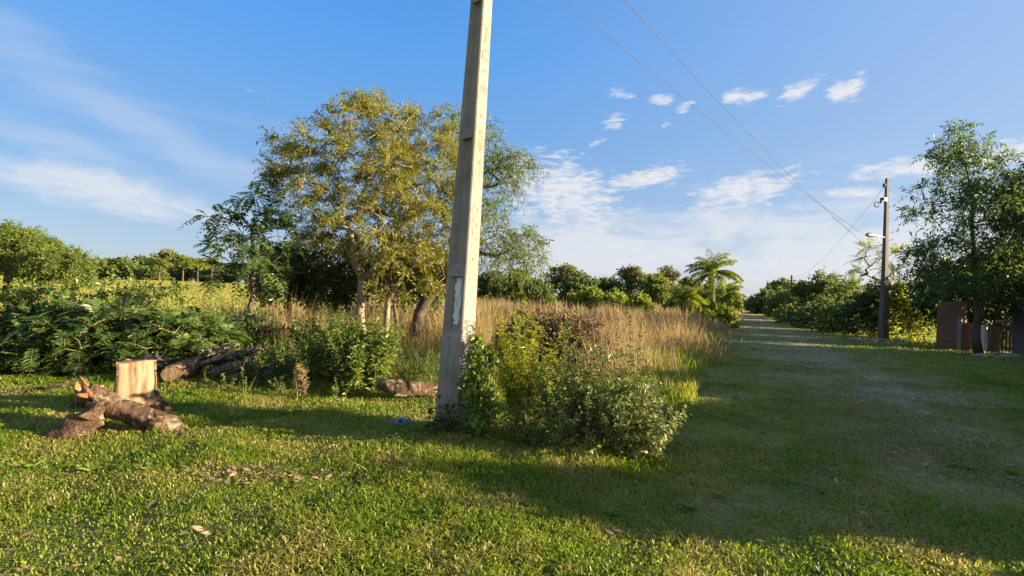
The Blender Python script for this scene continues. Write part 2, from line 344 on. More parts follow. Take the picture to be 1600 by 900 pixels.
def ground_mat():
    m, n, out = mat('ground_soil_and_turf')
    geo = n.new('ShaderNodeNewGeometry'); pos = geo.outputs['Position']
    at = n.new('ShaderNodeAttribute'); at.attribute_name = 'zone'; zs = n.new('ShaderNodeSeparateColor'); n.link(at.outputs['Color'], zs.inputs[0])
    a = n.noise(pos, .9, 6); b = n.noise(pos, 14, 5); c = n.noise(pos, .22, 4)
    f = n.math('ADD', n.math('MULTIPLY', a, .5), n.math('MULTIPLY', b, .5))
    lawn = n.ramp(f, [(.3, (.060, .090, .018)), (.45, (.10, .12, .028)), (.56, (.17, .15, .06)), (.7, (.26, .20, .11))])
    dry = n.ramp(f, [(.3, (.14, .10, .045)), (.5, (.24, .165, .075)), (.7, (.32, .22, .11))])
    gfield = n.ramp(n.math('ADD', n.math('MULTIPLY', c, .6), n.math('MULTIPLY', b, .4)), [(.35, (.12, .145, .022)), (.5, (.20, .20, .035)), (.65, (.27, .21, .06))])
    track = n.ramp(f, [(.3, (.09, .08, .042)), (.5, (.17, .145, .085)), (.7, (.29, .25, .165))])
    col = n.mix(zs.outputs[0], lawn, dry); col = n.mix(zs.outputs[1], col, gfield)
    col = n.mix(n.math('MULTIPLY', zs.outputs[2], n.smooth(a, .30, .50)), col, track)
    bs = n.new('ShaderNodeBsdfPrincipled'); bs.inputs['Roughness'].default_value = .95; bs.inputs['Specular IOR Level'].default_value = .1; n.link(col, bs.inputs['Base Color'])
    bp = n.new('ShaderNodeBump'); bp.inputs['Strength'].default_value = .6; bp.inputs['Distance'].default_value = .03; n.link(b, bp.inputs['Height']); n.link(bp.outputs[0], bs.inputs['Normal'])
    n.link(bs.outputs[0], out.inputs[0]); return m
M['ground'] = ground_mat()

# ------------------------------------------------------------------ ground
def track_x(y): return 2.9 + .425 * y + .0015 * np.clip(y - 20, 0, 60) * 8
def road_left(y): return np.where(y < 8.3, 2.85 - (8.3 - y) * .25, 2.85 + (y - 8.3) * .487)   # edge of the tall dry grass
def road_right(y): return road_left(y) + 7.4
ax = np.unique(np.concatenate([np.linspace(-14, 16, 121), np.sign(np.linspace(-1, 1, 90)) * (np.abs(np.linspace(-1, 1, 90)) ** 3) * 900]))
ay = np.unique(np.concatenate([np.linspace(-6, 24, 121), np.linspace(24, 120, 65), np.linspace(120, 1500, 24), np.linspace(-300, -6, 10)]))
X, Y = np.meshgrid(ax, ay); Z = H(X, Y)
nx, ny = len(ax), len(ay)
i = (np.arange(ny - 1)[:, None] * nx + np.arange(nx - 1)[None]).ravel()
gm = MB().add(np.stack([X, Y, Z], -1).reshape(-1, 3), np.stack([i, i + 1, i + nx + 1, i + nx], -1))
go = tag(gm.build('ground', M['ground'], smooth=True), kind='structure')
wob = .5 * np.sin(X * .7) + .4 * np.sin(Y * .9 + X * .3)
inside = sm((road_left(Y) - X) / 1.2 + .2)
dry = inside * sm((Y - 10.2 + wob) / 1.5) * (1 - sm((-X - 8) / 6) * sm((Y - 14) / 6))
fieldz = inside * sm((-X - 8) / 6) * sm((Y - 15 + wob) / 5)
fieldz = np.maximum(fieldz, sm((Y - 60) / 40) * inside)
trk = np.exp(-((X - track_x(Y)) / 1.9) ** 2) * sm((Y - 2) / 4)
ca = go.data.color_attributes.new('zone', 'FLOAT_COLOR', 'POINT')
ca.data.foreach_set('color', np.stack([dry, fieldz, trk, np.ones_like(dry)], -1).astype(np.float32).ravel())

# ------------------------------------------------------------------ grass
def blades(mb, pos, hgt, wid, lean, rng, curl=1.0, head=None):
    n = len(pos)
    a = rng.uniform(0, 2 * np.pi, n) if head is None else head
    d = np.stack([np.cos(a), np.sin(a), np.zeros(n)], -1)
    a2 = a + np.pi / 2 + rng.uniform(-.7, .7, n)
    s = np.stack([np.cos(a2), np.sin(a2), np.zeros(n)], -1) * (wid / 2)[:, None]
    up = np.array([0, 0, 1.])
    mid = pos + d * (hgt * lean * .4)[:, None] + up * (hgt * .62)[:, None]
    zt = hgt * np.clip(1 - .45 * curl * lean, .25, 1)
    tip = pos + d * (hgt * lean * 1.05)[:, None] + up * zt[:, None]
    b = pos - up * .01
    v = np.stack([b - s * .7, b + s * .7, mid + s, mid - s, tip], 1).reshape(-1, 3)
    k = np.arange(n)[:, None] * 5
    mb.add(v, k + np.array([[0, 1, 2, 3]]), k + np.array([[3, 2, 4]]))
def scatter(rng, n, ymin, ymax, m=1.12, mx=1.0, power=1.0):
    y = ymin + (ymax - ymin) * rng.uniform(0, 1, n) ** power
    x = rng.uniform(-1, 1, n) * (y * m + mx)
    return x, y
def fbm(x, y, sc, seed=0):
    r = np.random.default_rng(seed); o = 0
    for k in range(5):
        a = r.uniform(0, 6.28, 4); s = sc * 1.9 ** k
        th = r.uniform(0, 6.28)
        u = x * np.cos(th) + y * np.sin(th); q = -x * np.sin(th) + y * np.cos(th)
        o = o + .62 ** k * np.sin(u * s + a[0] + 1.3 * np.sin(q * s * .7 + a[1])) * np.sin(q * s + a[2])
    return o
rng = np.random.default_rng(7)
lawn = MB(); lawnd = MB()
for (y0, y1, n, h, wd) in ((1.5, 3.2, 110000, .060, .0078), (3.2, 5, 120000, .058, .0082), (5, 8, 180000, .060, .0115), (8, 14, 130000, .058, .018), (14, 30, 90000, .075, .03), (30, 70, 40000, .11, .07)):
    x, y = scatter(rng, n, y0, y1)
    keep = x < road_left(y) + 30
    keep &= ~((y > 9.6) & (x < road_left(y) - .4))
    patchn = fbm(x, y, .9, 3)
    keep &= rng.uniform(0, 1, n) < np.clip(.76 + .45 * patchn, .5, 1)
    thatch = fbm(x, y, 1.7, 31) + .5 * fbm(x, y, 6, 32) > 1.0
    tr = np.exp(-((x - track_x(y)) / 1.5) ** 2) * sm((y - 2.5) / 3)
    isdry = rng.uniform(0, 1, n) < .85 * tr * (1 + .5 * fbm(x, y, 1.4, 9)) + .10 * (fbm(x, y, .7, 5) > .5) + .5 * thatch
    keep &= rng.uniform(0, 1, n) > .60 * tr * np.clip(.62 + .6 * fbm(x, y, 1.1, 11) + .4 * np.sin((x - track_x(y)) * 4.2), 0, 1)
    x, y, tr, isdry, pn, thatch = x[keep], y[keep], tr[keep], isdry[keep], patchn[keep], thatch[keep]
    k = len(x)
    hh = h * rng.uniform(.35, 1.35, k) * np.clip(.95 + .40 * pn + .35 * fbm(x, y, 3.1, 33), .6, 2) * (1 - .5 * tr) * np.where(thatch, .6, 1)
    # longer, coarser grass around the plants
    near = np.exp(-((x - 1.1) / 1.6) ** 2 - ((y - 4.7) / .55) ** 2) + .8 * np.exp(-((x + 2.5) / 4) ** 2 - ((y - 6.9) / .8) ** 2)
    hh = hh * (1 + 1.6 * near * rng.uniform(.2, 1, k))
    pos = np.stack([x, y, H(x, y)], -1); wdv = wd * rng.uniform(.6, 1.3, k); ln = rng.uniform(.3, 1.7, k)
    blades(lawn, pos[~isdry], hh[~isdry], wdv[~isdry], ln[~isdry], rng)
    blades(lawnd, pos[isdry], hh[isdry] * .9, wdv[isdry], ln[isdry], rng)
tag(lawn.build('lawn_grass', M['lawn']), 'short green lawn grass covering the open ground', 'grass', kind='stuff')
tag(lawnd.build('worn_track_grass', M['lawn_dry']), 'thin pale grass on the worn wheel track', 'grass', kind='stuff')

# tall dry grass
tall = MB()
for (y0, y1, n, h, wd) in ((8.2, 12, 20000, .90, .007), (12, 18, 30000, .90, .011), (18, 30, 30000, .85, .02), (30, 60, 24000, .75, .045)):
    x = rng.uniform(-12 - y0 * .5, 1, n) if False else None
    y = rng.uniform(y0, y1, n); xr = road_left(y) + .55 * fbm(y, y * .3, .8, 2) + .35 * rng.normal(size=n); xl = np.maximum(-.9 * y, -10 - .05 * y)
    x = xl + (xr - xl) * rng.uniform(0, 1, n) ** .8
    dn = fbm(x, y, .8, 21)
    keep = rng.uniform(0, 1, n) < .58 + .7 * dn
    keep &= ~((y < 10.6 + .4 * np.sin(x * 1.7)) & (x < 1.1))
    keep &= ~(((x - .6) / 1.6) ** 2 + ((y - 10.2) / 1.3) ** 2 < 1)
    keep &= (rng.uniform(0, 1, n) < np.clip(1.0 - .14 * (-x - 8) * (y > 15), .12, 1))
    x, y, dn = x[keep], y[keep], dn[keep]; k = len(x)
    edge = sm((road_left(y) - x + .2) / 1.5)
    hh = h * rng.uniform(.35, 1.2, k) * (.6 + .4 * edge) * np.clip(.95 + .38 * dn + .36 * fbm(x, y, 2.3, 41), .3, 1.8)
    blades(tall, np.stack([x, y, H(x, y)], -1), hh, wd * rng.uniform(.5, 1.2, k), np.abs(rng.normal(size=k)) * .38 + .05 + .6 * (rng.uniform(0, 1, k) < .12), rng, .6)
tag(tall.build('tall_dry_grass', M['straw']), 'tall straw coloured dry grass along the left side of the grassy track', 'grass', kind='stuff')
green = MB()                      # green stems among the edge of the dry grass, longer meadow grass
for (y0, y1, n, h, wd) in ((7.6, 10, 9000, .30, .008), (10, 20, 9000, .28, .016)):
    y = rng.uniform(y0, y1, n); x = np.where(rng.uniform(0, 1, n) < .55, road_left(y) - rng.uniform(-.35, 1.6, n), rng.uniform(-11, 3, n))
    keep = (fbm(x, y, 1.2, 4) > -.25) & (x < road_left(y) + .3)
    x, y = x[keep], y[keep]; k = len(x)
    blades(green, np.stack([x, y, H(x, y)], -1), h * rng.uniform(.4, 1.5, k), wd * rng.uniform(.6, 1.2, k), rng.uniform(.1, .9, k), rng)
tag(green.build('rough_green_grass', M['lawn']), 'rough longer green grass at the foot of the dry grass', 'grass', kind='stuff')
for (y0, y1, n, h, wd) in ((9, 14, 5000, .55, .012), (14, 26, 6000, .55, .024)):
    y = rng.uniform(y0, y1, n); x = rng.uniform(-6, road_left(y) + .2, n); keep = fbm(x, y, .9, 71) > .25; x, y = x[keep], y[keep]; k = len(x)
    blades(weeds := MB() if y0 == 9 else weeds, np.stack([x, y, H(x, y)], -1), h * rng.uniform(.4, 1.4, k), wd * rng.uniform(.6, 1.3, k), rng.uniform(.1, .9, k), rng)
tag(weeds.build('green_meadow_weeds', M['far_light']), 'green grassy weeds growing in patches through the dry grass', 'weeds', kind='stuff')
fld = MB()
for (y0, y1, n, h, wd) in ((14, 30, 34000, .12, .03), (30, 60, 40000, .09, .05), (60, 110, 30000, .08, .10)):
    y = rng.uniform(y0, y1, n); x = rng.uniform(-1.15 * y - 2, -4 + .2 * (y - 14), n)
    k = len(x); blades(fld, np.stack([x, y, H(x, y)], -1), h * rng.uniform(.4, 1.3, k), wd * rng.uniform(.6, 1.3, k), rng.uniform(.1, .8, k), rng)
tag(fld.build('meadow_grass', M['field']), 'sunlit yellow green meadow grass in the field behind the bushes', 'grass', kind='stuff')
# scattered fallen leaves
lt = MB()
n = 900; x, y = scatter(rng, n, 2.2, 9)
xb = np.concatenate([x, -1.85 + .35 * rng.normal(size=260)]); yb = np.concatenate([y, 4.05 + .12 * rng.normal(size=260)])
n = len(xb); a = rng.uniform(0, 6.28, n); L = rng.uniform(.018, .045, n); tl = rng.uniform(-.4, .4, (n, 2))
p = np.stack([xb, yb, H(xb, yb) + rng.uniform(.015, .04, n)], -1)
u = np.stack([np.cos(a), np.sin(a), tl[:, 0]], -1) * L[:, None]; v2 = np.stack([-np.sin(a), np.cos(a), tl[:, 1]], -1) * (L * .45)[:, None]
lt.add(np.stack([p - u, p - v2, p + u, p + v2], 1).reshape(-1, 3), np.arange(n)[:, None] * 4 + np.arange(4)[None])
tag(lt.build('fallen_leaves', M['litter_leaf']), 'small brown fallen leaves scattered on the lawn', 'fallen leaves', kind='stuff')

LAWN_WEEDS = True
# ------------------------------------------------------------------ plants
UP = np.array([0, 0, 1.])
def runit(rng, n):
    v = rng.normal(size=(n, 3)); return nrm(v)
def add_leaves(mb, p, d, nv, L, Wd, hexa=False, fold=.25):
    d = nrm(d); s = nrm(np.cross(d, nv)); nn = np.cross(s, d)
    L = L[:, None]; Wd = Wd[:, None]; n = len(p)
    if hexa:
        droop = -nn * L * .12
        v = np.stack([p, p + d * L * .33 + s * Wd * .48 + nn * Wd * fold, p + d * L * .72 + s * Wd * .36 + nn * Wd * fold * .7 + droop * .4,
                      p + d * L + droop, p + d * L * .72 - s * Wd * .36 + nn * Wd * fold * .7 + droop * .4, p + d * L * .33 - s * Wd * .48 + nn * Wd * fold], 1)
        k = np.arange(n)[:, None] * 6
        mb.add(v.reshape(-1, 3), k + np.array([[0, 1, 2, 3]]), k + np.array([[0, 3, 4, 5]]))
    else:
        v = np.stack([p, p + d * L * .45 + s * Wd * .5 + nn * Wd * fold, p + d * L, p + d * L * .45 - s * Wd * .5 + nn * Wd * fold], 1)
        mb.add(v.reshape(-1, 3), np.arange(n)[:, None] * 4 + np.arange(4)[None])
def add_twigs(mb, S0, T, l, droop, r):
    n = len(S0)
    a = nrm(np.cross(T, np.array([.3, .5, .81]))); b = np.cross(T, a)
    rings = []
    for t, k in ((0, 1), (.5, .7), (1, .3)):
        c = S0 + T * (l * t)[:, None] - UP * (droop * l * t * t)[:, None]
        for q in range(3):
            th = q * 2.0944
            rings.append(c + (math.cos(th) * a + math.sin(th) * b) * r * k)
    v = np.stack(rings, 1); base = np.arange(n)[:, None, None] * 9
    f = np.array([[i * 3 + j, i * 3 + (j + 1) % 3, i * 3 + 3 + (j + 1) % 3, i * 3 + 3 + j] for i in range(2) for j in range(3)])
    mb.add(v.reshape(-1, 3), (base + f[None]).reshape(-1, 4))
def leafage(lm, tm, rng, pos, dirs, nt, tl, nl, L, Wd, droop=.3, spread=1.0, up=.2, hang=.1, mode='alt', hexa=False, r=.004, t0=.15, nrm_up=.6):
    n = len(pos) * nt
    S0 = np.repeat(pos, nt, 0); D0 = np.repeat(dirs, nt, 0)
    T = nrm(D0 * .6 + runit(rng, n) * spread + UP * up)
    l = tl * rng.uniform(.55, 1.25, n)
    dr = droop * rng.uniform(.4, 1.4, n)
    if tm is not None: add_twigs(tm, S0, T, l, dr, r)
    t = np.linspace(t0, 1, nl)[None] + rng.uniform(-.5, .5, (n, nl)) * (0.15 if mode == 'pinnate' else .8) / nl
    pts = S0[:, None] + T[:, None] * (l[:, None] * t)[..., None] - UP * (dr[:, None] * l[:, None] * t * t)[..., None]
    tan = nrm(T[:, None] - UP * (2 * dr[:, None] * t)[..., None])
    if mode == 'pinnate':
        sv = nrm(np.cross(tan, UP + .25 * runit(rng, n)[:, None]))
        for sgn in (1, -1):
            env = np.sin(np.clip(t, .1, 1) * 2.5 + .35)
            d = sv * sgn * .9 + tan * .5 - UP * (hang * rng.uniform(.3, 1.3, (n, nl)))[..., None]
            nv = np.cross(sv, tan) + .25 * runit(rng, n * nl).reshape(n, nl, 3)
            add_leaves(lm, pts.reshape(-1, 3), d.reshape(-1, 3), nv.reshape(-1, 3), (L * env * rng.uniform(.8, 1.2, (n, nl))).ravel(), (Wd * env * rng.uniform(.8, 1.2, (n, nl))).ravel(), hexa)
    else:
        sv = nrm(np.cross(tan, runit(rng, n * nl).reshape(n, nl, 3)))
        d = sv * .85 + tan * .6 - UP * (hang * rng.uniform(.3, 1.4, (n, nl)))[..., None]
        nv = UP * nrm_up + runit(rng, n * nl).reshape(n, nl, 3)
        k = rng.uniform(.55, 1.2, (n, nl))
        add_leaves(lm, pts.reshape(-1, 3), d.reshape(-1, 3), nv.reshape(-1, 3), (L * k).ravel(), (Wd * k).ravel(), hexa)

def grow(rng, limbs, attr, seg=.35, jitter=.06, uppen=.7, tip=.006, power=2.3, rmin=None):
    """limbs: list of (parent_limb or -1, points); attr: points the twigs reach"""
    nodes = []; par = []; chains = []; ends = []
    for pi, pts in limbs:
        pts = np.asarray(pts, float)
        ch = []
        if pi >= 0:
            q = min(ends[pi], key=lambda k: np.linalg.norm(nodes[k] - pts[0])); ch = [q]; start = nodes[q]
        else:
            nodes.append(pts[0]); par.append(-1); ch = [0 + len(nodes) - 1]; pts = pts[1:]
        mine = list(ch)
        for p in pts:
            a = nodes[ch[-1]]; L = np.linalg.norm(p - a); k = max(1, int(round(L / seg)))
            for j in range(1, k + 1):
                q = a + (p - a) * j / k + rng.normal(size=3) * jitter * .4 * (j < k)
                nodes.append(q); par.append(ch[-1]); ch.append(len(nodes) - 1); mine.append(len(nodes) - 1)
        ends.append(mine); chains.append(ch)
    lo = len(ends[0]) * 0
    root = nodes[0]
    order = np.argsort(np.linalg.norm(attr - np.array(nodes).mean(0), axis=1))
    allow = [k for k in range(len(nodes)) if not (k in ends[0][:max(1, int(len(ends[0]) * .45))])]
    arr = list(allow); pts_arr = [nodes[k] for k in allow]
    for ai in order:
        a = attr[ai]; A = np.array(pts_arr)
        dv = a - A; dist = np.linalg.norm(dv, axis=1)
        cost = dist + uppen * np.maximum(0, -dv[:, 2] + .1 * dist)
        j = int(np.argmin(cost)); k0 = arr[j]; s = nodes[k0]
        L = dist[j]
        if L < seg * .3: continue
        k = max(1, int(round(L / seg)))
        pd = nodes[k0] - nodes[par[k0]] if par[k0] >= 0 else UP
        pd = nrm(pd); ch = [k0]
        c1 = s + pd * L * .3
        for q in range(1, k + 1):
            t = q / k
            pnt = (1 - t) ** 2 * s + 2 * t * (1 - t) * (c1 * .6 + .4 * (s + a) / 2) + t * t * a
            if q < k: pnt = pnt + rng.normal(size=3) * jitter
            nodes.append(pnt); par.append(ch[-1]); ch.append(len(nodes) - 1); arr.append(len(nodes) - 1); pts_arr.append(pnt)
        chains.append(ch)
    N = np.array(nodes); n = len(N); acc = np.zeros(n); kids = np.zeros(n, int)
    for k in range(n):
        if par[k] >= 0: kids[par[k]] += 1
    rad = np.zeros(n)
    for k in range(n - 1, -1, -1):
        rad[k] = tip if kids[k] == 0 else max(acc[k] ** (1 / power), tip)
        if par[k] >= 0: acc[par[k]] += (rad[k] * 1.0) ** power
    dirs = np.zeros((n, 3))
    for k in range(n): dirs[k] = nrm(N[k] - N[par[k]]) if par[k] >= 0 else UP
    return N, rad, np.array(par), kids, dirs, chains
def skeleton_mesh(mb, N, rad, chains, trunk_r=None, flare=0.25, rng=None, jit=.05):
    sc = 1.0
    if trunk_r: sc = trunk_r / rad[chains[0][min(2, len(chains[0]) - 1)]]
    for ci, ch in enumerate(chains):
        p = N[ch]; r = rad[ch].copy()
        if sc != 1.0: r = np.where(r > .012, .012 + (r - .012) * (trunk_r - .012) / max(rad.max() - .012, 1e-4), r)
        if ci > 0: r[0] = min(r[0], r[1] * 1.25)
        if ci == 0 and len(r) > 3:
            r[0] *= 1 + flare * 1.6; r[1] *= 1 + flare * .5
        sides = 10 if r.max() > .06 else 6 if r.max() > .02 else 4
        mb.tube(p, r, sides, jit=jit if r.max() > .04 else 0, rng=rng)
def ell(rng, c, r, n, shell=.5):
    d = runit(rng, n); q = (shell + (1 - shell) * rng.uniform(0, 1, n)) ** .6
    return np.asarray(c) + d * q[:, None] * np.asarray(r)

def tree(name, label, cat, base, limbs, blobs, rng_seed, leaf, bark, trunk_r, lkw, seg=.4, jitter=.07, group=None, minr=.02, inner=.35, shell=.45, tip=.006, uppen=.7, zmin=None):
    """limbs/blobs in world coordinates; > trunk (with limbs), crown"""
    rng = np.random.default_rng(rng_seed)
    base = ground(base)
    e = empty(name, base, label, cat, group)
    attr = np.concatenate([ell(rng, c, r, n, shell) for c, r, n in blobs])
    if zmin is not None: attr = attr[attr[:, 2] > zmin]
    N, rad, par, kids, dirs, chains = grow(rng, limbs, attr, seg, jitter, uppen, tip)
    tm = MB(); skeleton_mesh(tm, N, rad, chains, trunk_r, rng=rng)
    lm = MB()
    sel = (kids == 0) | ((rad < minr) & (rng.uniform(0, 1, len(N)) < inner))
    leafage(lm, tm, rng, N[sel], dirs[sel], **lkw)
    tm.build('trunk', M[bark], e, smooth=True, loc=base)
    lm.build('crown', M[leaf], e, loc=base)
    return e
def E(px, py, depth, wpx, hpx, n, dr=None):
    """a crown lobe centred on a photo pixel at a depth: (centre, radii, number of branch tips)"""
    s = depth / F
    return (P(px, py, depth), (wpx * s, (dr if dr else wpx * s), hpx * s), n)

# ---- the large yellow green tree left of the pole
D = 13.0
b = ground(P(560, 540, D)); fork = P(566, 438, D)
tree('yellow_green_tree', 'large sunlit tree with yellow green narrow leaves and pale forked trunk left of the pole', 'tree', b,
     [(-1, [b, P(562, 490, D), fork]),
      (0, [P(553, 410, D - .1), P(548, 365, D - .4), P(520, 320, D - .5), P(480, 270, D - .6)]),
      (0, [P(590, 415, D), P(607, 375, D + .3), P(640, 330, D + .3), P(670, 270, D + .2)]),
      (1, [P(560, 335, D - .5), P(575, 270, D - .6), P(585, 215, D - .5)]),
      (2, [P(612, 330, D + .4), P(620, 270, D + .6), P(625, 210, D + .6)])],
     [E(585, 235, D, 95, 75, 70), E(515, 270, D - .4, 95, 70, 70), E(650, 275, D, 85, 80, 75), E(600, 310, D - .6, 110, 80, 80), E(470, 255, D - .3, 55, 45, 22), E(560, 355, D + .3, 120, 45, 55),
      E(660, 350, D + .2, 85, 60, 50), E(500, 330, D + .2, 60, 50, 30), E(600, 190, D, 60, 32, 22), E(685, 225, D + .3, 40, 50, 22)],
     11, 'yellow_leaf', 'bark_pale', .115, dict(nt=17, tl=.52, nl=14, L=.112, Wd=.025, droop=.4, spread=.85, up=.4, hang=.4), inner=.30, minr=.014)
# ---- a second leaning pale trunk to its right with low branches
b2 = ground(P(600, 540, D - .6))
tree('leaning_pale_tree', 'pale stemmed tree leaning right beneath the large yellow green tree', 'tree', b2,
     [(-1, [b2, P(606, 470, D - .6), P(635, 425, D - .7), P(660, 395, D - .8)]), (0, [P(612, 440, D - .5), P(600, 400, D - .6)])],
     [E(650, 395, D - .8, 70, 40, 36), E(690, 415, D - .6, 45, 40, 22), E(630, 440, D - .9, 60, 28, 24), E(600, 410, D - .8, 40, 30, 12)],
     12, 'yellow_leaf', 'bark_pale', .075, dict(nt=8, tl=.40, nl=9, L=.12, Wd=.034, droop=.4, spread=1.0, up=.1, hang=.5), inner=.6, minr=.018)
# ---- willow like tree behind the pole
D = 14.0
b = ground(P(645, 545, D))
tree('drooping_tree', 'grey green tree with fine drooping leaves showing right of the pole', 'tree', b,
     [(-1, [b, P(655, 490, D), P(690, 440, D), P(735, 390, D), P(765, 330, D)]), (0, [P(705, 380, D), P(725, 300, D), P(730, 230, D)]), (0, [P(775, 400, D - .2), P(810, 385, D - .3)])],
     [E(745, 240, D, 55, 60, 46), E(775, 290, D, 50, 60, 50), E(790, 390, D - .2, 62, 40, 50), E(740, 350, D, 60, 60, 46), E(800, 260, D, 36, 30, 18), E(735, 190, D, 40, 24, 14), E(820, 395, D - .3, 34, 30, 16)],
     13, 'willow_leaf', 'bark_dark', .16, dict(nt=7, tl=.5, nl=11, L=.14, Wd=.028, droop=.55, spread=.95, up=.1, hang=.6), inner=.6, minr=.018)
# ---- dark dense trees under and behind
D = 15.5
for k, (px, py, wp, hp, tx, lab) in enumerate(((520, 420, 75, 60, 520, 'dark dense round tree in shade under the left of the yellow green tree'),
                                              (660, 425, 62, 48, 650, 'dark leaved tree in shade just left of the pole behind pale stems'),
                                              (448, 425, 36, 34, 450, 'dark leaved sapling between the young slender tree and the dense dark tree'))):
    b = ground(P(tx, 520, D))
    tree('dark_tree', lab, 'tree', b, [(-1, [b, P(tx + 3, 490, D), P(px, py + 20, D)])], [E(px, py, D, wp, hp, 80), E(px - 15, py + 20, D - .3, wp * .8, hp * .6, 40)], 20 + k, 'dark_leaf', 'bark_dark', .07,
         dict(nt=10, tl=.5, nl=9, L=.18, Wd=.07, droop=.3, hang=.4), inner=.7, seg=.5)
# ---- young slender tree on the left, compound leaves
D = 11.5
b = ground(P(392, 545, D))
tree('slender_tree', 'young slender tree with dark drooping compound leaves at the edge of the field', 'tree', b,
     [(-1, [b, P(391, 480, D), P(395, 420, D), P(394, 370, D), P(402, 310, D)])],
     [E(405, 315, D, 34, 22, 14), E(360, 345, D, 34, 22, 14), E(425, 355, D, 30, 30, 14), E(385, 390, D, 60, 24, 20), E(350, 420, D, 26, 14, 8), E(430, 410, D, 30, 24, 12), E(395, 435, D, 60, 22, 14)],
     31, 'pinnate_leaf', 'bark_dark', .065, dict(nt=6, tl=.5, nl=8, L=.15, Wd=.052, droop=.45, spread=1.0, up=.1, hang=.35, mode='pinnate', r=.005), inner=.4, seg=.35, uppen=1.0)
b = ground(P(410, 545, D - .7))
tree('leafy_sapling', 'dark bushy sapling at the foot of the slender tree', 'sapling', b, [(-1, [b, P(420, 500, D - .7), P(428, 470, D - .7)])],
     [E(400, 510, D - .7, 45, 22, 22), E(365, 515, D - .7, 26, 20, 10)], 33, 'dark_leaf', 'bark_dark', .03,
     dict(nt=7, tl=.35, nl=8, L=.12, Wd=.05, droop=.4, hang=.35), seg=.25)
for k, (tx, top, lab) in enumerate(((622, 440, 'thin dark forked sapling trunk left of the pole'),)):
    b = ground(P(622, 545, 12.4))
    tree('thin_sapling', lab, 'sapling', b, [(-1, [b, P(620, 500, 12.4), P(616, 455, 12.4)]), (0, [P(628, 480, 12.4), P(634, 440, 12.4)])],
         [E(620, 432, 12.4, 30, 18, 10), E(650, 425, 12.4, 30, 18, 10)], 35, 'dark_leaf', 'bark_dark', .045, dict(nt=5, tl=.4, nl=7, L=.14, Wd=.045, droop=.3, hang=.4))

# ---- hedge of compound leaved bushes on the left
def bush(name, label, base, blobs, seed, leaf, lkw, stems=5, bark='stem', group=None, cat='shrub', seg=.22, tip=.004, minr=.012, inner=.5, zmin=.03, r=.016, rngspread=.12, shell=.35):
    rng = np.random.default_rng(seed); base = ground(base)
    top = np.array([c for c, _, _ in blobs])
    limbs = []
    for k in range(stems):
        c = top[k % len(top)] + rng.normal(size=3) * .05
        bb = base + np.array([*rng.normal(size=2) * rngspread, 0]); bb[2] = H(bb[0], bb[1])
        limbs.append((-1, [bb, bb * .55 + c * .45 + np.array([0, 0, .1]) + rng.normal(size=3) * .04, c]))
    e = empty(name, base, label, cat, group)
    attr = np.concatenate([ell(rng, c, rr, n, shell) for c, rr, n in blobs]); attr = attr[attr[:, 2] > H(attr[:, 0], attr[:, 1]) + zmin]
    nodes = grow(rng, limbs, attr, seg, .03, .5, tip)
    N, rad, par, kids, dirs, chains = nodes
    tm = MB()
    for ch in chains:
        rr = np.minimum(rad[ch], r); tm.tube(N[ch], rr, 5 if rr.max() > .008 else 3)
    lm = MB(); sel = (kids == 0) | ((rad < minr) & (rng.uniform(0, 1, len(N)) < inner))
    leafage(lm, tm, rng, N[sel], dirs[sel], **lkw)
    tm.build('stems', M[bark], e, loc=base); lm.build('foliage', M[leaf], e, loc=base)
    return e
PIN = dict(nt=5, tl=.45, nl=9, L=.13, Wd=.05, droop=.45, spread=.9, up=.45, hang=.15, mode='pinnate', r=.004)
for k, (px, yb, D, blobs, lab) in enumerate((
        (20, 585, 8.2, [(10, 545, 66, 34), (40, 510, 46, 22)], 'dark shrub with arching compound leaves at the far left of the hedge'),
        (100, 585, 8.0, [(85, 545, 66, 36), (120, 500, 50, 24)], 'tall bushy hedge shrub rising behind the fallen branch on the left'),
        (185, 580, 8.1, [(180, 540, 60, 36), (190, 498, 36, 22)], 'fern leaved hedge shrub standing directly behind the cut stump'),
        (265, 575, 8.3, [(250, 538, 55, 32), (280, 515, 38, 20)], 'glossy shrub with fern leaves behind the sawn log end'),
        (335, 570, 8.8, [(322, 540, 34, 24), (340, 525, 22, 16)], 'loose shrub with fern leaves at the right end of the hedge'))):
    b = ground(P(px, yb, D))
    bush('hedge_shrub', lab, b, [E(x, y, D + (.2 if q == 0 else .4), wp, hp, int(14 + wp * .45), .75) for q, (x, y, wp, hp) in enumerate(blobs)], 40 + k, 'dark_leaf' if k in (0, 2) else 'pinnate_leaf', PIN, stems=5, group='shrubs of the left hedge', inner=.35)  # shade on the hedge is put into darker leaves on two shrubs
for k, (px, D, x, y, wp, hp, lab) in enumerate(((50, 10.5, 45, 470, 55, 24, 'lit small leaved shrub behind the hedge below the left field tree'), (150, 10.2, 150, 462, 60, 26, 'sunlit small leaved shrub peeking over the middle of the hedge'), (240, 10.6, 240, 470, 55, 26, 'small leaved shrub behind the hedge in front of the meadow'))):
    b = ground(P(px, 540, D)); bush('field_edge_shrub', lab, b, [E(x, y - 2, D, wp, hp * .8, 26, .6), E(x, y + 35, D, wp, hp, 34, .6)], 50 + k, 'shrub_leaf', dict(nt=7, tl=.3, nl=8, L=.095, Wd=.05, droop=.2, up=.5), group='shrubs behind the left hedge')


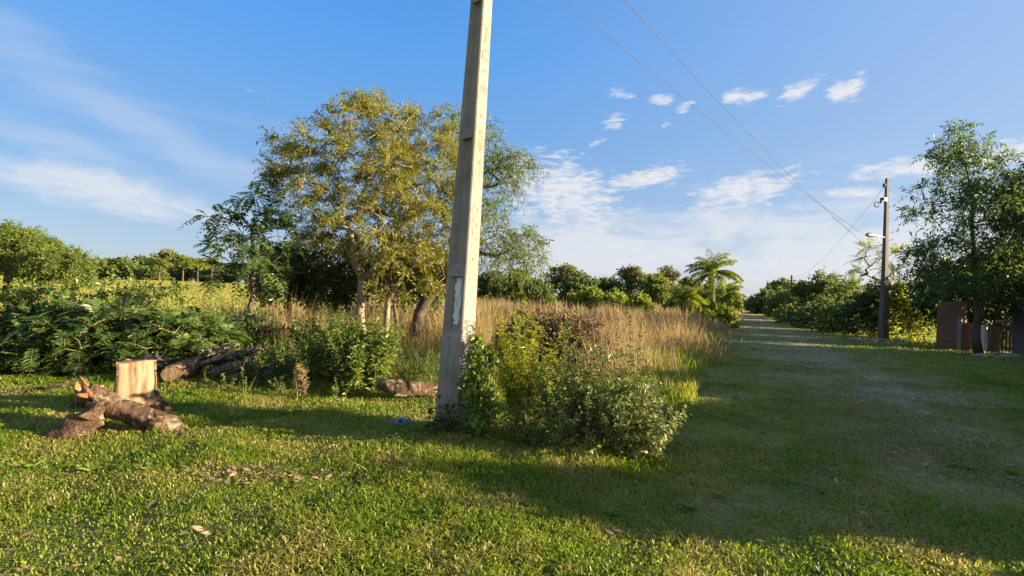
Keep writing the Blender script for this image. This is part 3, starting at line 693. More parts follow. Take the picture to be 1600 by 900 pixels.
def shoots(name, label, base, n, h, spread, lean, L, Wd, leaf, seed, group=None, cat='shrub', start=.2, per_m=26, side=2, stem='stem', curl=.25, r=.005, hmin=.45):
    """a plant of many upright leafy stems rising from one foot"""
    rng = np.random.default_rng(seed); base = ground(base); e = empty(name, base, label, cat, group); tm, lm = MB(), MB()
    def leaves_on(p, t0, t1, cnt, sc):
        k = len(p); t = np.sort(rng.uniform(t0, t1, cnt)) * (k - 1); i0 = np.minimum(t.astype(int), k - 2); f = (t - i0)[:, None]
        q = p[i0] * (1 - f) + p[i0 + 1] * f; tan = nrm(p[i0 + 1] - p[i0]); a = np.arange(cnt) * 2.4 + rng.uniform(0, 6.28) + rng.uniform(-.4, .4, cnt)
        u = nrm(np.cross(tan, [.2, .9, .3])); v = np.cross(tan, u); o = np.cos(a)[:, None] * u + np.sin(a)[:, None] * v
        d = o * .9 + tan * rng.uniform(.1, .8, cnt)[:, None] - UP * rng.uniform(-.1, .35, cnt)[:, None]
        size = sc * rng.uniform(.55, 1.2, cnt) * (1.1 - .45 * t / (k - 1))
        add_leaves(lm, q, d, tan * .7 + UP * .4 + .5 * runit(rng, cnt), L * size, Wd * size, hexa=True)
    for q in range(n):
        a = rng.uniform(0, 6.28); rr = spread * rng.uniform(0, 1) ** .5; off = np.array([math.cos(a), math.sin(a), 0])
        b = base + off * rr * .6; b[2] = float(H(b[0], b[1])) - .02
        hh = h * (hmin + (1 - hmin) * rng.uniform(0, 1) ** .8) * (1 - .25 * rr / max(spread, .01)); t = np.linspace(0, 1, 7)[:, None]
        dirn = off * (lean * (.3 + rr / max(spread, .01))) * rng.uniform(.4, 1.2) + rng.normal(size=3) * np.array([.10, .10, 0])
        p = b + UP * hh * t + dirn * hh * (t * (1 - curl) + curl * t * t) - UP * (np.linalg.norm(dirn) ** 2 * .35 * hh) * t * t + rng.normal(size=(7, 3)) * .008 * h
        tm.tube(p, np.linspace(r * (.6 + .5 * hh / h), .0015, 7), 5)
        leaves_on(p, start, 1, max(4, int(per_m * hh)), 1)
        for w_ in range(rng.integers(0, side + 1)):
            k = rng.integers(2, 6); d = nrm(nrm(rng.normal(size=3) * np.array([1, 1, 0])) + UP * rng.uniform(.4, 1.2)); ln = hh * rng.uniform(.15, .35)
            pp = p[k] + d * ln * np.linspace(0, 1, 5)[:, None] + UP * ln * .15 * np.linspace(0, 1, 5)[:, None] ** 2
            tm.tube(pp, np.linspace(r * .5, .0012, 5), 4); leaves_on(pp, .15, 1, max(4, int(per_m * ln * 1.2)), .85)
    tm.build('stems', M[stem], e, loc=base); lm.build('foliage', M[leaf], e, loc=base); return e
# ---- shrubs in the middle
OV = dict(nt=4, tl=.26, nl=7, L=.085, Wd=.045, droop=.15, up=.55, hang=.15, hexa=True, r=.003)
OV = dict(nt=4, tl=.26, nl=7, L=.085, Wd=.045, droop=.15, up=.55, hang=.15, hexa=True, r=.003)
GM = 'shrubs between the stump and the pole'
shoots('leafy_shrub', 'bushy sunlit green shrub behind the fallen log left of the pole', P(565, 608, 7.6), 90, 1.42, .52, .30, .105, .064, 'shrub_leaf', 60, GM, per_m=38, side=4, start=.08)
shoots('leafy_shrub', 'shrub with round leaves left of the sunlit bushy shrub', P(505, 602, 7.9), 44, 1.12, .34, .3, .095, .062, 'shrub_leaf', 61, GM, per_m=36, side=3, start=.08)
shoots('leafy_shrub', 'dark low shrub growing over the right end of the log pile', P(415, 600, 7.7), 40, .70, .45, .5, .085, .05, 'dark_leaf', 62, GM, per_m=32)
shoots('leafy_shrub', 'dark grassy shrub in shade behind the log beside the pole', P(655, 592, 8.2), 40, .70, .42, .45, .13, .022, 'pinnate_leaf', 63, GM, per_m=34)
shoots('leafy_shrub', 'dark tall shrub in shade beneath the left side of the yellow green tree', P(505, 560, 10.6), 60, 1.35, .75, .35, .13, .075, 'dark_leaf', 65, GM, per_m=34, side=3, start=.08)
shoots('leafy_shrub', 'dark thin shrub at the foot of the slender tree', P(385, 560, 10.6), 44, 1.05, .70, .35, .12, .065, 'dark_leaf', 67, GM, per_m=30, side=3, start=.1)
shoots('leafy_shrub', 'dark shrub with small leaves between the log pile and the sunlit bushy shrub', P(450, 590, 8.4), 44, .85, .5, .4, .08, .048, 'pinnate_leaf', 68, GM, per_m=36, side=3, start=.08)
GP = 'weeds round the log pile'
shoots('pile_weed', 'low weeds in front of the log pile', P(350, 612, 7.3), 16, .36, .34, .5, .055, .032, 'shrub_leaf', 160, GP, 'weed', per_m=44)
shoots('pile_weed', 'dark shrub close behind the log pile', P(312, 575, 8.9), 26, .95, .45, .35, .10, .06, 'dark_leaf', 161, GP, 'weed', per_m=28)
shoots('pile_weed', 'small leafy weed between the log pile and the dried weed', P(450, 614, 7.2), 14, .36, .24, .5, .06, .034, 'shrub_leaf', 162, GP, 'weed', per_m=42)
shoots('pile_weed', 'bright leafy weed right of the dried weed', P(540, 620, 7.1), 14, .40, .26, .45, .07, .042, 'vine_leaf', 163, GP, 'weed', per_m=40)
shoots('pile_weed', 'tall thin weed standing alone left of the dried weed', P(378, 640, 6.6), 4, .62, .05, .15, .05, .028, 'shrub_leaf', 164, GP, 'weed', per_m=30)
# dry little weed
b = ground(P(470, 618, 6.9))
bush('dried_weed', 'small dried brown weed standing in front of the shrubs', b, [E(470, 585, 6.9, 12, 12, 14), E(475, 600, 6.9, 10, 10, 8)], 66, 'dead_leaf', dict(nt=4, tl=.09, nl=6, L=.035, Wd=.02, up=.5), stems=4, bark='stem', rngspread=.02, seg=.1)

# ---- shrubs round the pole foot and right of it
OV2 = dict(nt=4, tl=.17, nl=7, L=.064, Wd=.032, droop=.1, up=.5, hang=.1, hexa=True, r=.0025)
shoots('yellow_weed', 'bright yellow green feathery weed right of the pole foot', P(818, 664, 5.65), 46, 1.52, .20, .22, .085, .020, 'bright_leaf', 70, per_m=70, side=3, start=.3)
shoots('spindly_stem', 'tall thin stem with small round leaves rising above the shrubs', P(872, 670, 5.6), 3, 1.68, .03, .03, .075, .045, 'shrub_leaf', 71, per_m=30, side=2, start=.25, hmin=.8)
shoots('upright_shrub', 'upright grey green shrub with a pointed top at the right of the clump', P(995, 680, 5.4), 16, 1.55, .16, .16, .075, .046, 'grey_leaf', 72, per_m=42, side=3)
shoots('wide_shrub', 'wide grey green shrub in the middle of the clump beside the pole', P(925, 694, 5.15), 50, 1.22, .34, .36, .074, .044, 'grey_leaf', 73, per_m=44, side=3)
shoots('leggy_shrub', 'leggy shrub with bare lower stems between the yellow weed and the wide shrub', P(872, 684, 5.3), 22, 1.35, .20, .26, .070, .040, 'shrub_leaf', 79, per_m=34, side=3, start=.4)
shoots('spreading_shrub', 'low spreading dark shrub reaching over the lawn at the right of the clump', P(1000, 708, 4.85), 40, .86, .26, .55, .078, .040, 'grey_leaf', 74, per_m=48, side=3)
shoots('broad_weed', 'leafy green weed low in front between the pole and the wide shrub', P(835, 694, 5.1), 24, .66, .26, .5, .075, .045, 'shrub_leaf', 75, per_m=44)
shoots('straggly_weed', 'straggly weed with drooping pale leaves in front of the wide shrub', P(905, 712, 4.75), 9, .42, .14, .6, .08, .042, 'grey_leaf', 151, per_m=36, cat='weed')
shoots('pole_foot_weed', 'dark leafy weed on the left side of the pole foot', P(690, 670, 5.5), 16, .55, .20, .35, .085, .052, 'dark_leaf', 76, per_m=34)
bush('climbing_vine', 'sunlit vine with heart shaped leaves climbing the right face of the pole', ground(P(742, 672, 5.35)), [E(745, 560, 5.42, 12, 20, 16, .05), E(744, 600, 5.4, 14, 26, 24, .06), E(748, 640, 5.3, 22, 24, 26, .10)], 77, 'vine_leaf', dict(OV2, L=.07, Wd=.055), stems=5, rngspread=.04, cat='vine')
shoots('lawn_weed', 'small bright weed sprouting from the lawn before the dark spreading shrub', P(972, 706, 4.68), 5, .42, .04, .2, .06, .034, 'vine_leaf', 78, per_m=40, cat='weed')

wd = MB(); n = 230; rw = np.random.default_rng(55); x, y = scatter(rw, n, 2.3, 8.5); k0 = fbm(x, y, 1.1, 61) > .1; x, y = x[k0], y[k0]; n = len(x)
cx = np.repeat(x, 8); cy = np.repeat(y, 8); a = np.tile(np.arange(8) * .785, n) + np.repeat(rw.uniform(0, 6, n), 8); sz = np.repeat(rw.uniform(.5, 1.3, n), 8)
d = np.stack([np.cos(a), np.sin(a), rw.uniform(.2, .9, 8 * n)], -1)
add_leaves(wd, np.stack([cx, cy, H(cx, cy) + .015], -1), d, UP + .3 * runit(rw, 8 * n), .075 * sz * rw.uniform(.6, 1.2, 8 * n), .028 * sz * rw.uniform(.8, 1.2, 8 * n), hexa=True)
tag(wd.build('lawn_rosettes', M['vine_leaf']), 'low broad leaved rosettes growing among the lawn grass', 'lawn weeds', kind='stuff')
tw = MB(); n = 150; x, y = scatter(rw, n, 2.4, 9); T = runit(rw, n) * np.array([1, 1, .12]); add_twigs(tw, np.stack([x, y, H(x, y) + .035], -1), nrm(T), rw.uniform(.06, .28, n), np.full(n, .05), .0028)
tag(tw.build('lawn_twigs', M['stem']), 'dry twigs and stalks scattered on the lawn', 'twigs', kind='stuff')
# ------------------------------------------------------------------ concrete pole
def concrete_pole():
    base = ground(G(706, 668)); D = base[1]
    top = P(752.5, 0, D); ax = (top - base) / (top[2] - base[2])       # per metre of height
    th = R(38); u = np.array([math.cos(th), -math.sin(th), 0]); v = np.array([math.sin(th), math.cos(th), 0])
    u = np.array([math.cos(th), -math.sin(th), 0])      # along the wide face
    v = np.array([math.sin(th), math.cos(th), 0])       # through the pole, away from the camera
    e = empty('concrete_pole', base, 'tall leaning concrete pole with recessed side and engraved letters in the foreground', 'utility pole')
    Bw = lambda z: .365 - .029 * z
    Aw = lambda z: .245 - .016 * z
    HT = 8.6
    def ring(z, rec):
        b, a = Bw(z) / 2, Aw(z) / 2; fl = b * .34; d = rec; bev = .012
        pts = [(-b + bev, -a), (-b + fl, -a), (-b + fl + d * .8, -a + d), (b - fl - d * .8, -a + d), (b - fl, -a), (b - bev, -a), (b, -a + bev), (b, a - bev), (b - bev, a), (b - fl, a), (b - fl - d * .8, a - d), (-b + fl + d * .8, a - d), (-b + fl, a), (-b + bev, a), (-b, a - bev), (-b, -a + bev)]
        c = base + ax * z
        return [c + u * p + v * q for p, q in pts]
    ledges = [(1.78, 1.88), (3.40, 3.50), (5.02, 5.12), (6.6, 6.7)]
    zs = [(-.3, .0015), (.5, .0015), (1.08, .0015), (1.16, .060)]
    for a0, a1 in ledges: zs += [(a0 - .004, .055 if a0 < 6 else .04), (a0, .002), (a1, .002), (a1 + .06, .055 if a0 < 5 else .04)]
    zs += [(HT, .025)]
    m = MB(); k = 16
    vs = np.array([ring(z, r) for z, r in zs]).reshape(-1, 3)
    n = len(zs); i = np.arange(n - 1)[:, None] * k; j = np.arange(k)[None]; j2 = (j + 1) % k
    m.add(vs, np.stack([i + j, i + j2, i + k + j2, i + k + j], -1).reshape(-1, 4), np.array([np.arange(k)[::-1]]), np.array([np.arange(k) + (n - 1) * k]))
    shaft = m.build('shaft', M['concrete'], e, loc=base)
    # whitewash dabbed inside the lowest recess
    pm = MB(); rng = np.random.default_rng(3)
    zz = np.linspace(1.22, 1.765, 14); c = []
    for z in zz:
        b, a = Bw(z) / 2, Aw(z) / 2; t = (z - 1.17) / .6
        l = -b * .26 + .022 * rng.uniform(-1, 1); r = b * .34 + .022 * rng.uniform(-1, 1)
        if z < 1.27: l += .012; r -= .015
        for s in (l, r): c.append(base + ax * z + u * s - v * (a - .058 + .003 if z > 1.2 else a - .030))
    c = np.array(c); q = np.arange(13)[:, None] * 2
    pm.add(c, q + np.array([[0, 1, 3, 2]])); pm.build('paint_patch', M['white_paint'], shaft, loc=base)
    # engraved characters on the lit narrow face (u is its normal)
    for txt, z, size, off in (('J', 4.64, .20, .0), ('C', 4.38, .20, .005), ('9', 4.18, .09, -.005), ('150', 3.98, .105, 0), ('0', 3.66, .085, 0), ('0', 3.47, .085, 0), ('3', 3.28, .08, .01), ('6', 3.12, .08, .01),
                              ('1', 2.60, .08, -.035), ('1', 2.44, .08, -.035), ('1', 2.29, .08, -.035), ('1', 2.56, .08, .03), ('1', 2.38, .08, .03), ('1', 2.22, .08, .03), ('0', 1.98, .06, .0)):
        cu = bpy.data.curves.new('engraved_character', 'FONT'); cu.body = txt; cu.size = size; cu.align_x = 'CENTER'; cu.align_y = 'CENTER'; cu.extrude = .0008; cu.offset = .0006
        o = bpy.data.objects.new('engraved_character', cu); COL.objects.link(o); o.parent = e
        xa = v; za = nrm(ax - u * (ax @ u)); na = nrm(np.cross(xa, za))
        # keep the letters on the tapering face
        slope = nrm(ax + u * (-.0145)); xa2 = v; na = nrm(np.cross(xa2, slope))
        mw = Matrix(((xa2[0], slope[0], na[0], 0), (xa2[1], slope[1], na[1], 0), (xa2[2], slope[2], na[2], 0), (0, 0, 0, 1)))
        pos = ax * z + u * (Bw(z) / 2 + .0025) + v * off
        me = bpy.data.meshes.new_from_object(o.evaluated_get(bpy.context.evaluated_depsgraph_get())); me.materials.clear(); me.materials.append(M['engraved'])
        bpy.data.objects.remove(o); bpy.data.curves.remove(cu)
        o = bpy.data.objects.new('engraved_character', me); COL.objects.link(o); o.parent = shaft
        mw.translation = Vector(pos); o.matrix_local = mw
    return base, ax
PB, PAX = concrete_pole()

# ------------------------------------------------------------------ stump and logs
def log(name, label, pts, rads, mt, seed, cat='log', sides=14, jit=.10, ends=None, group=None, squash=1.0):
    rng = np.random.default_rng(seed); pts = np.asarray(pts, float); rads = np.asarray(rads, float)
    t = np.linspace(0, 1, len(pts)); k = max(10, int(np.linalg.norm(pts[-1] - pts[0]) / .06)); tt = np.linspace(0, 1, k)
    pp = np.stack([np.interp(tt, t, pts[:, q]) for q in range(3)], -1); rr = np.interp(tt, t, rads)
    # smooth the bends
    for _ in range(3): pp[1:-1] = (pp[:-2] + 2 * pp[1:-1] + pp[2:]) / 4
    rr = rr * (1 + .05 * np.sin(tt * 9 + seed) + .03 * rng.uniform(-1, 1, k))
    pp = pp + .012 * rng.normal(size=pp.shape)
    base = pts[len(pts) // 2].copy(); base[2] = H(base[0], base[1])
    e = empty(name, base, label, cat, group); m = MB(); m.tube(pp, rr, max(sides, 18 if rr.max() > .07 else 8), jit=.03, rng=rng, squash=squash)
    vv = m.v[0]; cen = pp[np.argmin(np.linalg.norm(vv[:, None] - pp[None], axis=2), axis=1)]; R0 = float(rr.max())
    sc = 1.9 / max(R0, .04)
    dsp = fbm(vv[:, 0] * 1.0 + vv[:, 2] * .7, vv[:, 1] + vv[:, 2] * 1.3, sc, seed) * .5 + fbm(vv[:, 0] + 3 * vv[:, 2], vv[:, 1] - 2 * vv[:, 2], sc * 3, seed + 1) * .22
    m.v[0] = vv + nrm(vv - cen) * (dsp * jit * R0 * 1.3)[:, None]
    m.build('bark', M[mt], e, smooth=True, loc=base)
    if ends:
        for which in ends:
            c = pp[0] if which == 0 else pp[-1]; d = nrm((pp[0] - pp[1]) if which == 0 else (pp[-1] - pp[-2])); r = (rr[0] if which == 0 else rr[-1]) * .86
            a = nrm(np.cross(d, [.2, .3, .9])); b = np.cross(d, a); th = np.arange(16) * 2 * np.pi / 16
            ringo = c + (np.cos(th)[:, None] * a + squash * np.sin(th)[:, None] * b) * r
            m2 = MB().add(np.concatenate([ringo - d * .01, ringo + d * .006]), np.array([[q, (q + 1) % 16, 16 + (q + 1) % 16, 16 + q] for q in range(16)]), np.array([np.arange(16) + 16]))
            m2.build('cut_face', M['sawn'], e, loc=base)
    return e
def stump():
    base = ground(G(212, 652)); D = base[1]; rng = np.random.default_rng(5)
    sc = D / F
    e = empty('tree_stump', base, 'tall cut stump with a flat pale sawn face standing on the lawn', 'tree stump')
    # body: half round trunk whose flat sawn face looks to the right front
    nd = nrm(np.array([.60, -.80, 0])); td = np.array([-nd[1], nd[0], 0]); td = -td if td[0] < 0 else td
    m = MB(); K = 22; rings = []
    hs = [-.05, .03, .10, .2, .32, .45, .56, .645]
    for h in hs:
        wl = .20 + .03 * max(0, .2 - h) / .2
        wr = .172 + .19 * max(0, .33 - h) / .33 * (1.0 if h < .33 else 0) ** 1
        row = []
        for q in range(K):
            th = np.pi * q / (K - 1)           # back half round
            cx = math.cos(th); sy = math.sin(th)
            rr = (wr if cx > 0 else wl) * (1 + .05 * math.sin(5 * th + 1) + .03 * rng.uniform(-1, 1))
            row.append(base + td * cx * rr - nd * (sy * .27 - .05) + UP * (h + .015 * math.sin(q) * (h > .6)))
        rings.append(row)
    v = np.array(rings).reshape(-1, 3); n = len(hs)
    i = np.arange(n - 1)[:, None] * K; j = np.arange(K)[None]; j2 = (j + 1) % K
    m.add(v, np.stack([i + j, i + j2, i + K + j2, i + K + j], -1).reshape(-1, 4), np.array([np.arange(K) + (n - 1) * K]))
    m.build('bark', M['log_bark'], e, smooth=False, loc=base)
    f = MB(); pts = []; cols = np.linspace(-1, 1, 9)
    rows = np.linspace(-.03, .652, 12)
    for h in rows:
        l = -.20 - .03 * max(0, .2 - h); r = .180 + .10 * max(0, .3 - h) / .3
        for c in cols:
            s = l + (r - l) * (c + 1) / 2
            pts.append(base + td * (s + .006 * math.sin(h * 17 + c)) + nd * (.066 - .022 * c * c + .006 * math.sin(c * 9 + h * 3)) + UP * (h + (.012 * math.sin(c * 3) if h > .6 else 0)))
    w9 = len(cols); q = (np.arange(len(rows) - 1)[:, None] * w9 + np.arange(w9 - 1)[None]).ravel()
    back = [p - nd * .10 for p in pts]; nP = len(pts)
    fr = np.stack([q, q + 1, q + w9 + 1, q + w9], -1)
    edge = [k for k in range(w9)]
    f.add(np.array(pts + back), fr, fr[:, ::-1] + nP,
          np.array([[(len(rows) - 1) * w9 + k, (len(rows) - 1) * w9 + k + 1, nP + (len(rows) - 1) * w9 + k + 1, nP + (len(rows) - 1) * w9 + k] for k in range(w9 - 1)]),
          np.array([[k * w9, (k + 1) * w9, nP + (k + 1) * w9, nP + k * w9] for k in range(len(rows) - 1)]),
          np.array([[k * w9 + w9 - 1, nP + k * w9 + w9 - 1, nP + (k + 1) * w9 + w9 - 1, (k + 1) * w9 + w9 - 1] for k in range(len(rows) - 1)]))
    f.build('sawn_face', M['sawn'], e, smooth=True, loc=base)
    return base
SB = stump(); DS = SB[1]
log('rotten_log', 'mottled rotten log with an orange broken end leaning across the foot of the stump', [P(128, 606, DS - .50), P(150, 622, DS - .50), P(190, 642, DS - .52), P(232, 656, DS - .52), P(262, 662, DS - .50), P(292, 670, DS - .45)],
    [.07, .10, .115, .115, .095, .035], 'log_bark', 1, jit=.26)
bo = MB(); rb = np.random.default_rng(8)
bl = bpy.data.objects['rotten_log']; hd = P(136, 612, DS - .51)
for q in range(16):
    dd = nrm((P(120, 600, DS - .5) - P(160, 628, DS - .5)) + .10 * rb.normal(size=3)); o = .05 * rb.normal(size=3)
    bo.tube([hd + o * 1.1 - dd * .12, hd + o - dd * .02, hd + o * .9 + dd * rb.uniform(.0, .10)], [.03, .024, .003], 6, jit=.3, rng=rb)
bo.build('broken_end', M['rot'], bl, smooth=True, loc=bl.location)
log('root_chunk', 'broken pale root chunk lying left of the stump under the rotten log', [P(152, 630, DS - .58), P(150, 650, DS - .68), P(122, 668, DS - .78), P(68, 692, DS - .85)], [.06, .135, .12, .025], 'log_bark', 2, cat='wood chunk', squash=.75, jit=.34)
log('dark_log', 'dark shaded log end lying behind the rotten log', [P(120, 640, DS + .35), P(165, 628, DS + .4)], [.12, .13], 'log_grey', 4, ends=[0])
log('fallen_branch', 'pale fallen branch lying on the grass at the left edge', [P(-60, 632, 6.5), P(20, 612, 6.6), P(70, 606, 6.7), P(122, 592, 6.8)], [.03, .032, .02, .008], 'log_grey', 6, cat='branch', sides=8)
log('branch_stick', 'thin pale stick forking beside the fallen branch', [P(60, 606, 6.65), P(100, 604, 6.7), P(120, 599, 6.75)], [.012, .012, .006], 'log_grey', 7, cat='stick', sides=6)
log('short_log', 'short pale log lying on the lawn at the left edge beneath the branch', [P(-60, 660, 5.6), P(22, 656, 5.65)], [.045, .04], 'log_bark', 8, ends=[1], sides=10)
log('sawn_log', 'sawn log with a glowing yellow cut face lying behind the stump', [P(304, 572, 8.1), P(266, 585, 7.2)], [.135, .13], 'log_bark', 9, ends=[1])
log('pile_log', 'dark log in the pile lying just right of the stump top', [P(225, 562, 7.7), P(262, 570, 7.8)], [.10, .12], 'log_grey', 10)
pile = [((310, 572, 8.0), (388, 548, 8.2), .05, 'long grey pole resting on the log pile'), ((300, 566, 8.3), (372, 540, 8.4), .045, 'dark bent branch on top of the log pile'),
        ((330, 584, 7.8), (398, 568, 8.0), .09, 'thick grey log low in the log pile'), ((352, 566, 8.3), (408, 546, 8.4), .085, 'short thick log with pale end at the top of the log pile'),
        ((318, 556, 8.1), (335, 546, 8.5), .035, 'stub of pale branch poking up from the log pile'), ((365, 592, 7.6), (420, 588, 7.8), .08, 'shaded log half buried in weeds at the pile foot')]
for k, (a, c, r, lab) in enumerate(pile):
    log('stacked_log', lab, [P(*a), (P(*a) + P(*c)) / 2 + np.array([0, 0, .03]), P(*c)], [r, r * 1.1, r * .9], 'log_grey' if k != 3 else 'log_bark', 12 + k, ends=[1] if k in (2, 3) else None, group='logs of the pile', sides=10)
rp = np.random.default_rng(18)
for k in range(9):
    a0 = P(300 + rp.uniform(0, 60), rp.uniform(556, 588), 7.9 + rp.uniform(0, .5)); c0 = P(345 + rp.uniform(0, 80), rp.uniform(536, 580), 8.1 + rp.uniform(0, .4))
    log('tangled_branch', 'thin grey branch in the tangle on the log pile', [a0, (a0 + c0) / 2 + rp.normal(size=3) * .05, c0], [.02, .024, .012], 'log_grey', 180 + k, cat='branch', group='branches tangled on the log pile', sides=7)
# mound of soil and chips under the pile
log('lying_log', 'pale brown log lying on the ground left of the pole', [P(592, 598, 7.1), P(610, 604, 7.05), P(650, 606, 7.2), P(700, 612, 7.4)], [.06, .11, .10, .07], 'log_bark', 20, ends=None, jit=.14)
log('split_plank', 'thin split length of wood in front of the lying log', [P(615, 618, 6.85), P(680, 618, 6.95)], [.022, .022], 'log_bark', 21, cat='plank', sides=6)
# blue plastic scrap
def scrap():
    b = ground(G(626, 664)); rng = np.random.default_rng(2)
    m = MB(); k = 7; g = np.stack(np.meshgrid(np.linspace(-.07, .07, k), np.linspace(-.05, .05, k)), -1).reshape(-1, 2)
    z = .02 + .05 * np.abs(rng.normal(size=k * k)) * np.exp(-(g ** 2).sum(1) / .004)
    q = (np.arange(k - 1)[:, None] * k + np.arange(k - 1)[None]).ravel()
    v = np.concatenate([np.stack([g[:, 0] + b[0], g[:, 1] + b[1], b[2] + z + .01], -1)]); v += rng.normal(size=v.shape) * .006
    m.add(np.concatenate([v, v - np.array([0, 0, .004])]), np.stack([q, q + 1, q + k + 1, q + k], -1), np.stack([q, q + k, q + k + 1, q + 1], -1) + k * k)
    tag(m.build('plastic_scrap', M['plastic'], loc=b), 'crumpled scrap of blue plastic on the lawn left of the pole', 'litter')
scrap()

# ------------------------------------------------------------------ heap of dead branches behind the pole
def heap():
    rng = np.random.default_rng(77); c = ground(P(850, 520, 10.2)); e = empty('brush_heap', c, 'big heap of reddish brown dead branches and leaves right of the pole', 'brush heap')
    n = 800; a = rng.uniform(0, 6.28, n); q = rng.uniform(0, 1, n) ** .5
    x = c[0] + np.cos(a) * q * 1.45 + .2; y = c[1] + np.sin(a) * q * 1.0
    top = 1.22 * (1 - q ** 2.2) + .1 * fbm(x, y, 2, 5); z = np.maximum(.04, top * rng.uniform(.55, 1.02, n))
    pos = np.stack([x, y, z], -1); dirs = nrm(np.stack([np.cos(a) * q, np.sin(a) * q, .5 + 0 * q], -1))
    sm_, lm = MB(), MB()
    leafage(lm, sm_, rng, pos, dirs, nt=2, tl=.30, nl=8, L=.10, Wd=.045, droop=.3, spread=1.1, up=.1, hang=.3, r=.005)
    sel = rng.choice(n, 420, replace=False)
    add_twigs(sm_, pos[sel] - dirs[sel] * .2, nrm(dirs[sel] + runit(rng, 420) * 1.2 + np.array([0, 0, .2])), rng.uniform(.3, .9, 420), np.full(420, .2), .008)
    # solid heart of packed stems
    k = 24; th = np.arange(k) * 2 * np.pi / k; rows = []
    for rr, zz in ((1.1, -.05), (.95, .30), (.65, .6), (.3, .8)): rows.append(np.stack([c[0] + .2 + np.cos(th) * rr * (1 + .1 * rng.uniform(-1, 1, k)), c[1] + np.sin(th) * rr * .7 * (1 + .1 * rng.uniform(-1, 1, k)), np.full(k, zz) + .06 * rng.uniform(-1, 1, k)], -1))
    core = MB(); v = np.concatenate(rows); i = np.arange(3)[:, None] * k; j = np.arange(k)[None]; j2 = (j + 1) % k
    core.add(v, np.stack([i + j, i + j2, i + k + j2, i + k + j], -1).reshape(-1, 4), np.array([np.arange(k) + 3 * k]))
    core.build('packed_stems', M['heap_heart'], e, loc=c)
    sm_.build('twigs', M['bark_mid'], e, loc=c); lm.build('dead_leaves', M['dead_leaf'], e, loc=c)
heap()

# ------------------------------------------------------------------ right hand pole, lamp, wires
def far_pole():
    D = 22.0; b = ground(P(1380, 533, D)); t = P(1386, 279, D); e = empty('lamp_pole', b, 'dark concrete pole with a street lamp arm standing beside the track on the right', 'utility pole')
    ax = (t - b); m = MB(); th = R(20)
    u = np.array([math.cos(th), math.sin(th), 0]); v = np.array([-math.sin(th), math.cos(th), 0]); rows = []
    steps = [(0, 1.0), (.20, 1.0), (.2005, .93), (.38, .93), (.3805, .86), (1, .86)]
    for s, k in steps:
        wv = (.42 - .25 * s) / 2 * k; q = .62
        rows.append([b + ax * s + u * (sx * wv) + v * (sy * wv * q) for sx, sy in ((-.8, -1), (.8, -1), (1, -.8), (1, .8), (.8, 1), (-.8, 1), (-1, .8), (-1, -.8))])
    vv = np.array(rows).reshape(-1, 3); K = 8; n = len(rows); i = np.arange(n - 1)[:, None] * K; j = np.arange(K)[None]; j2 = (j + 1) % K
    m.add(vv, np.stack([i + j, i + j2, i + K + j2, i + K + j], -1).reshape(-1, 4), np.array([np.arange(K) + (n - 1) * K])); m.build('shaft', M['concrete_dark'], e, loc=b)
    m = MB().tube([P(1384, 372, D), P(1376, 369, D - .3), P(1364, 368, D - .6)], [.025, .025, .022], 6); arm = m.build('lamp_arm', M['lamp_metal'], e, loc=b)
    h = MB(); hp = [P(1369, 368, D - .55), P(1363, 367, D - .65), P(1356, 367, D - .75), P(1352, 367.5, D - .8)]; h.tube(hp, [.05, .10, .10, .03], 8, squash=.55); h.build('lamp_head', M['lamp_metal'], arm, smooth=True, loc=b)
    m = MB().box(P(1381, 312, D) , (.22, .2, .16), th); m.tube([P(1380, 313, D - .1), P(1376, 316, D - .2)], [.05, .05], 8); m.build('bracket', M['metal'], e, loc=b)
    m = MB()
    for q in range(3): m.tube([P(1382 + q * .1, 288 + q * 1.2, D - .15), P(1381.2, 288.6 + q * 1.2, D - .18)], [.06, .06], 8)
    m.build('insulator', M['porcelain'], e, loc=b)
    lp = np.array([P(1370 + 3.6 * math.cos(a), 319.5 + 4.2 * math.sin(a), D - .5) for a in np.linspace(.4, 2 * math.pi - .3, 14)])
    m = MB().tube(lp, np.full(14, .022), 6); m.build('cable_loop', M['cable'], e, loc=b)
    # rubble at its foot
    rng = np.random.default_rng(4)
    for k in range(7):
        p = ground(b + np.array([-1.5 + .35 * k + rng.uniform(-.1, .1), -.3 + rng.uniform(-.2, .3), 0])); s = rng.uniform(.10, .2)
        r = runit(rng, 1)[0]; r = MB().tube([p + np.array([0, 0, -.05]), p + np.array([.01, 0, s * .4]), p + np.array([.02, 0, s * .8])], [s, s * 1.05, s * .5], 7, jit=.25, rng=rng)
        tag(r.build('rubble_stone', M['rubble'], loc=p), 'rough grey stone in the rubble at the foot of the lamp pole', 'stone', 'stones at the lamp pole foot')
    return b, t
FB, FT = far_pole()
def wire(label, a, c, sag, r=.008, n=40, group=None):
    t = np.linspace(0, 1, n)[:, None]; p = a + (c - a) * t - UP * sag * 4 * t * (1 - t)
    tag(MB().tube(p, np.full(n, r), 5).build('overhead_wire', M['cable'], loc=a), label, 'wire', group)
FARB = ground(P(1237, 497, 62.0)); FART = P(1237, 430, 62.0)
w1 = P(1015, 0, 9.0)
def thru(px0, py0, d0, px1, py1, d1, ext):
    a = P(px0, py0, d0); c = P(px1, py1, d1); return a + (a - c) * ext, c
a, c = thru(1015, 0, 8.5, 1378, 402, 21.9, .45); wire('right hand overhead wire sloping down to the lamp pole', a, c, .55, .0065)
a, c = thru(925, 0, 8.5, 1377, 383, 21.9, .45); wire('left hand overhead wire sloping down to the lamp pole', a, c, .45, .0065)
wire('thin wire running from the lamp pole top to the distant pole', P(1383, 290, 21.85), FART + np.array([0, 0, -.3]), 1.0, .0065)
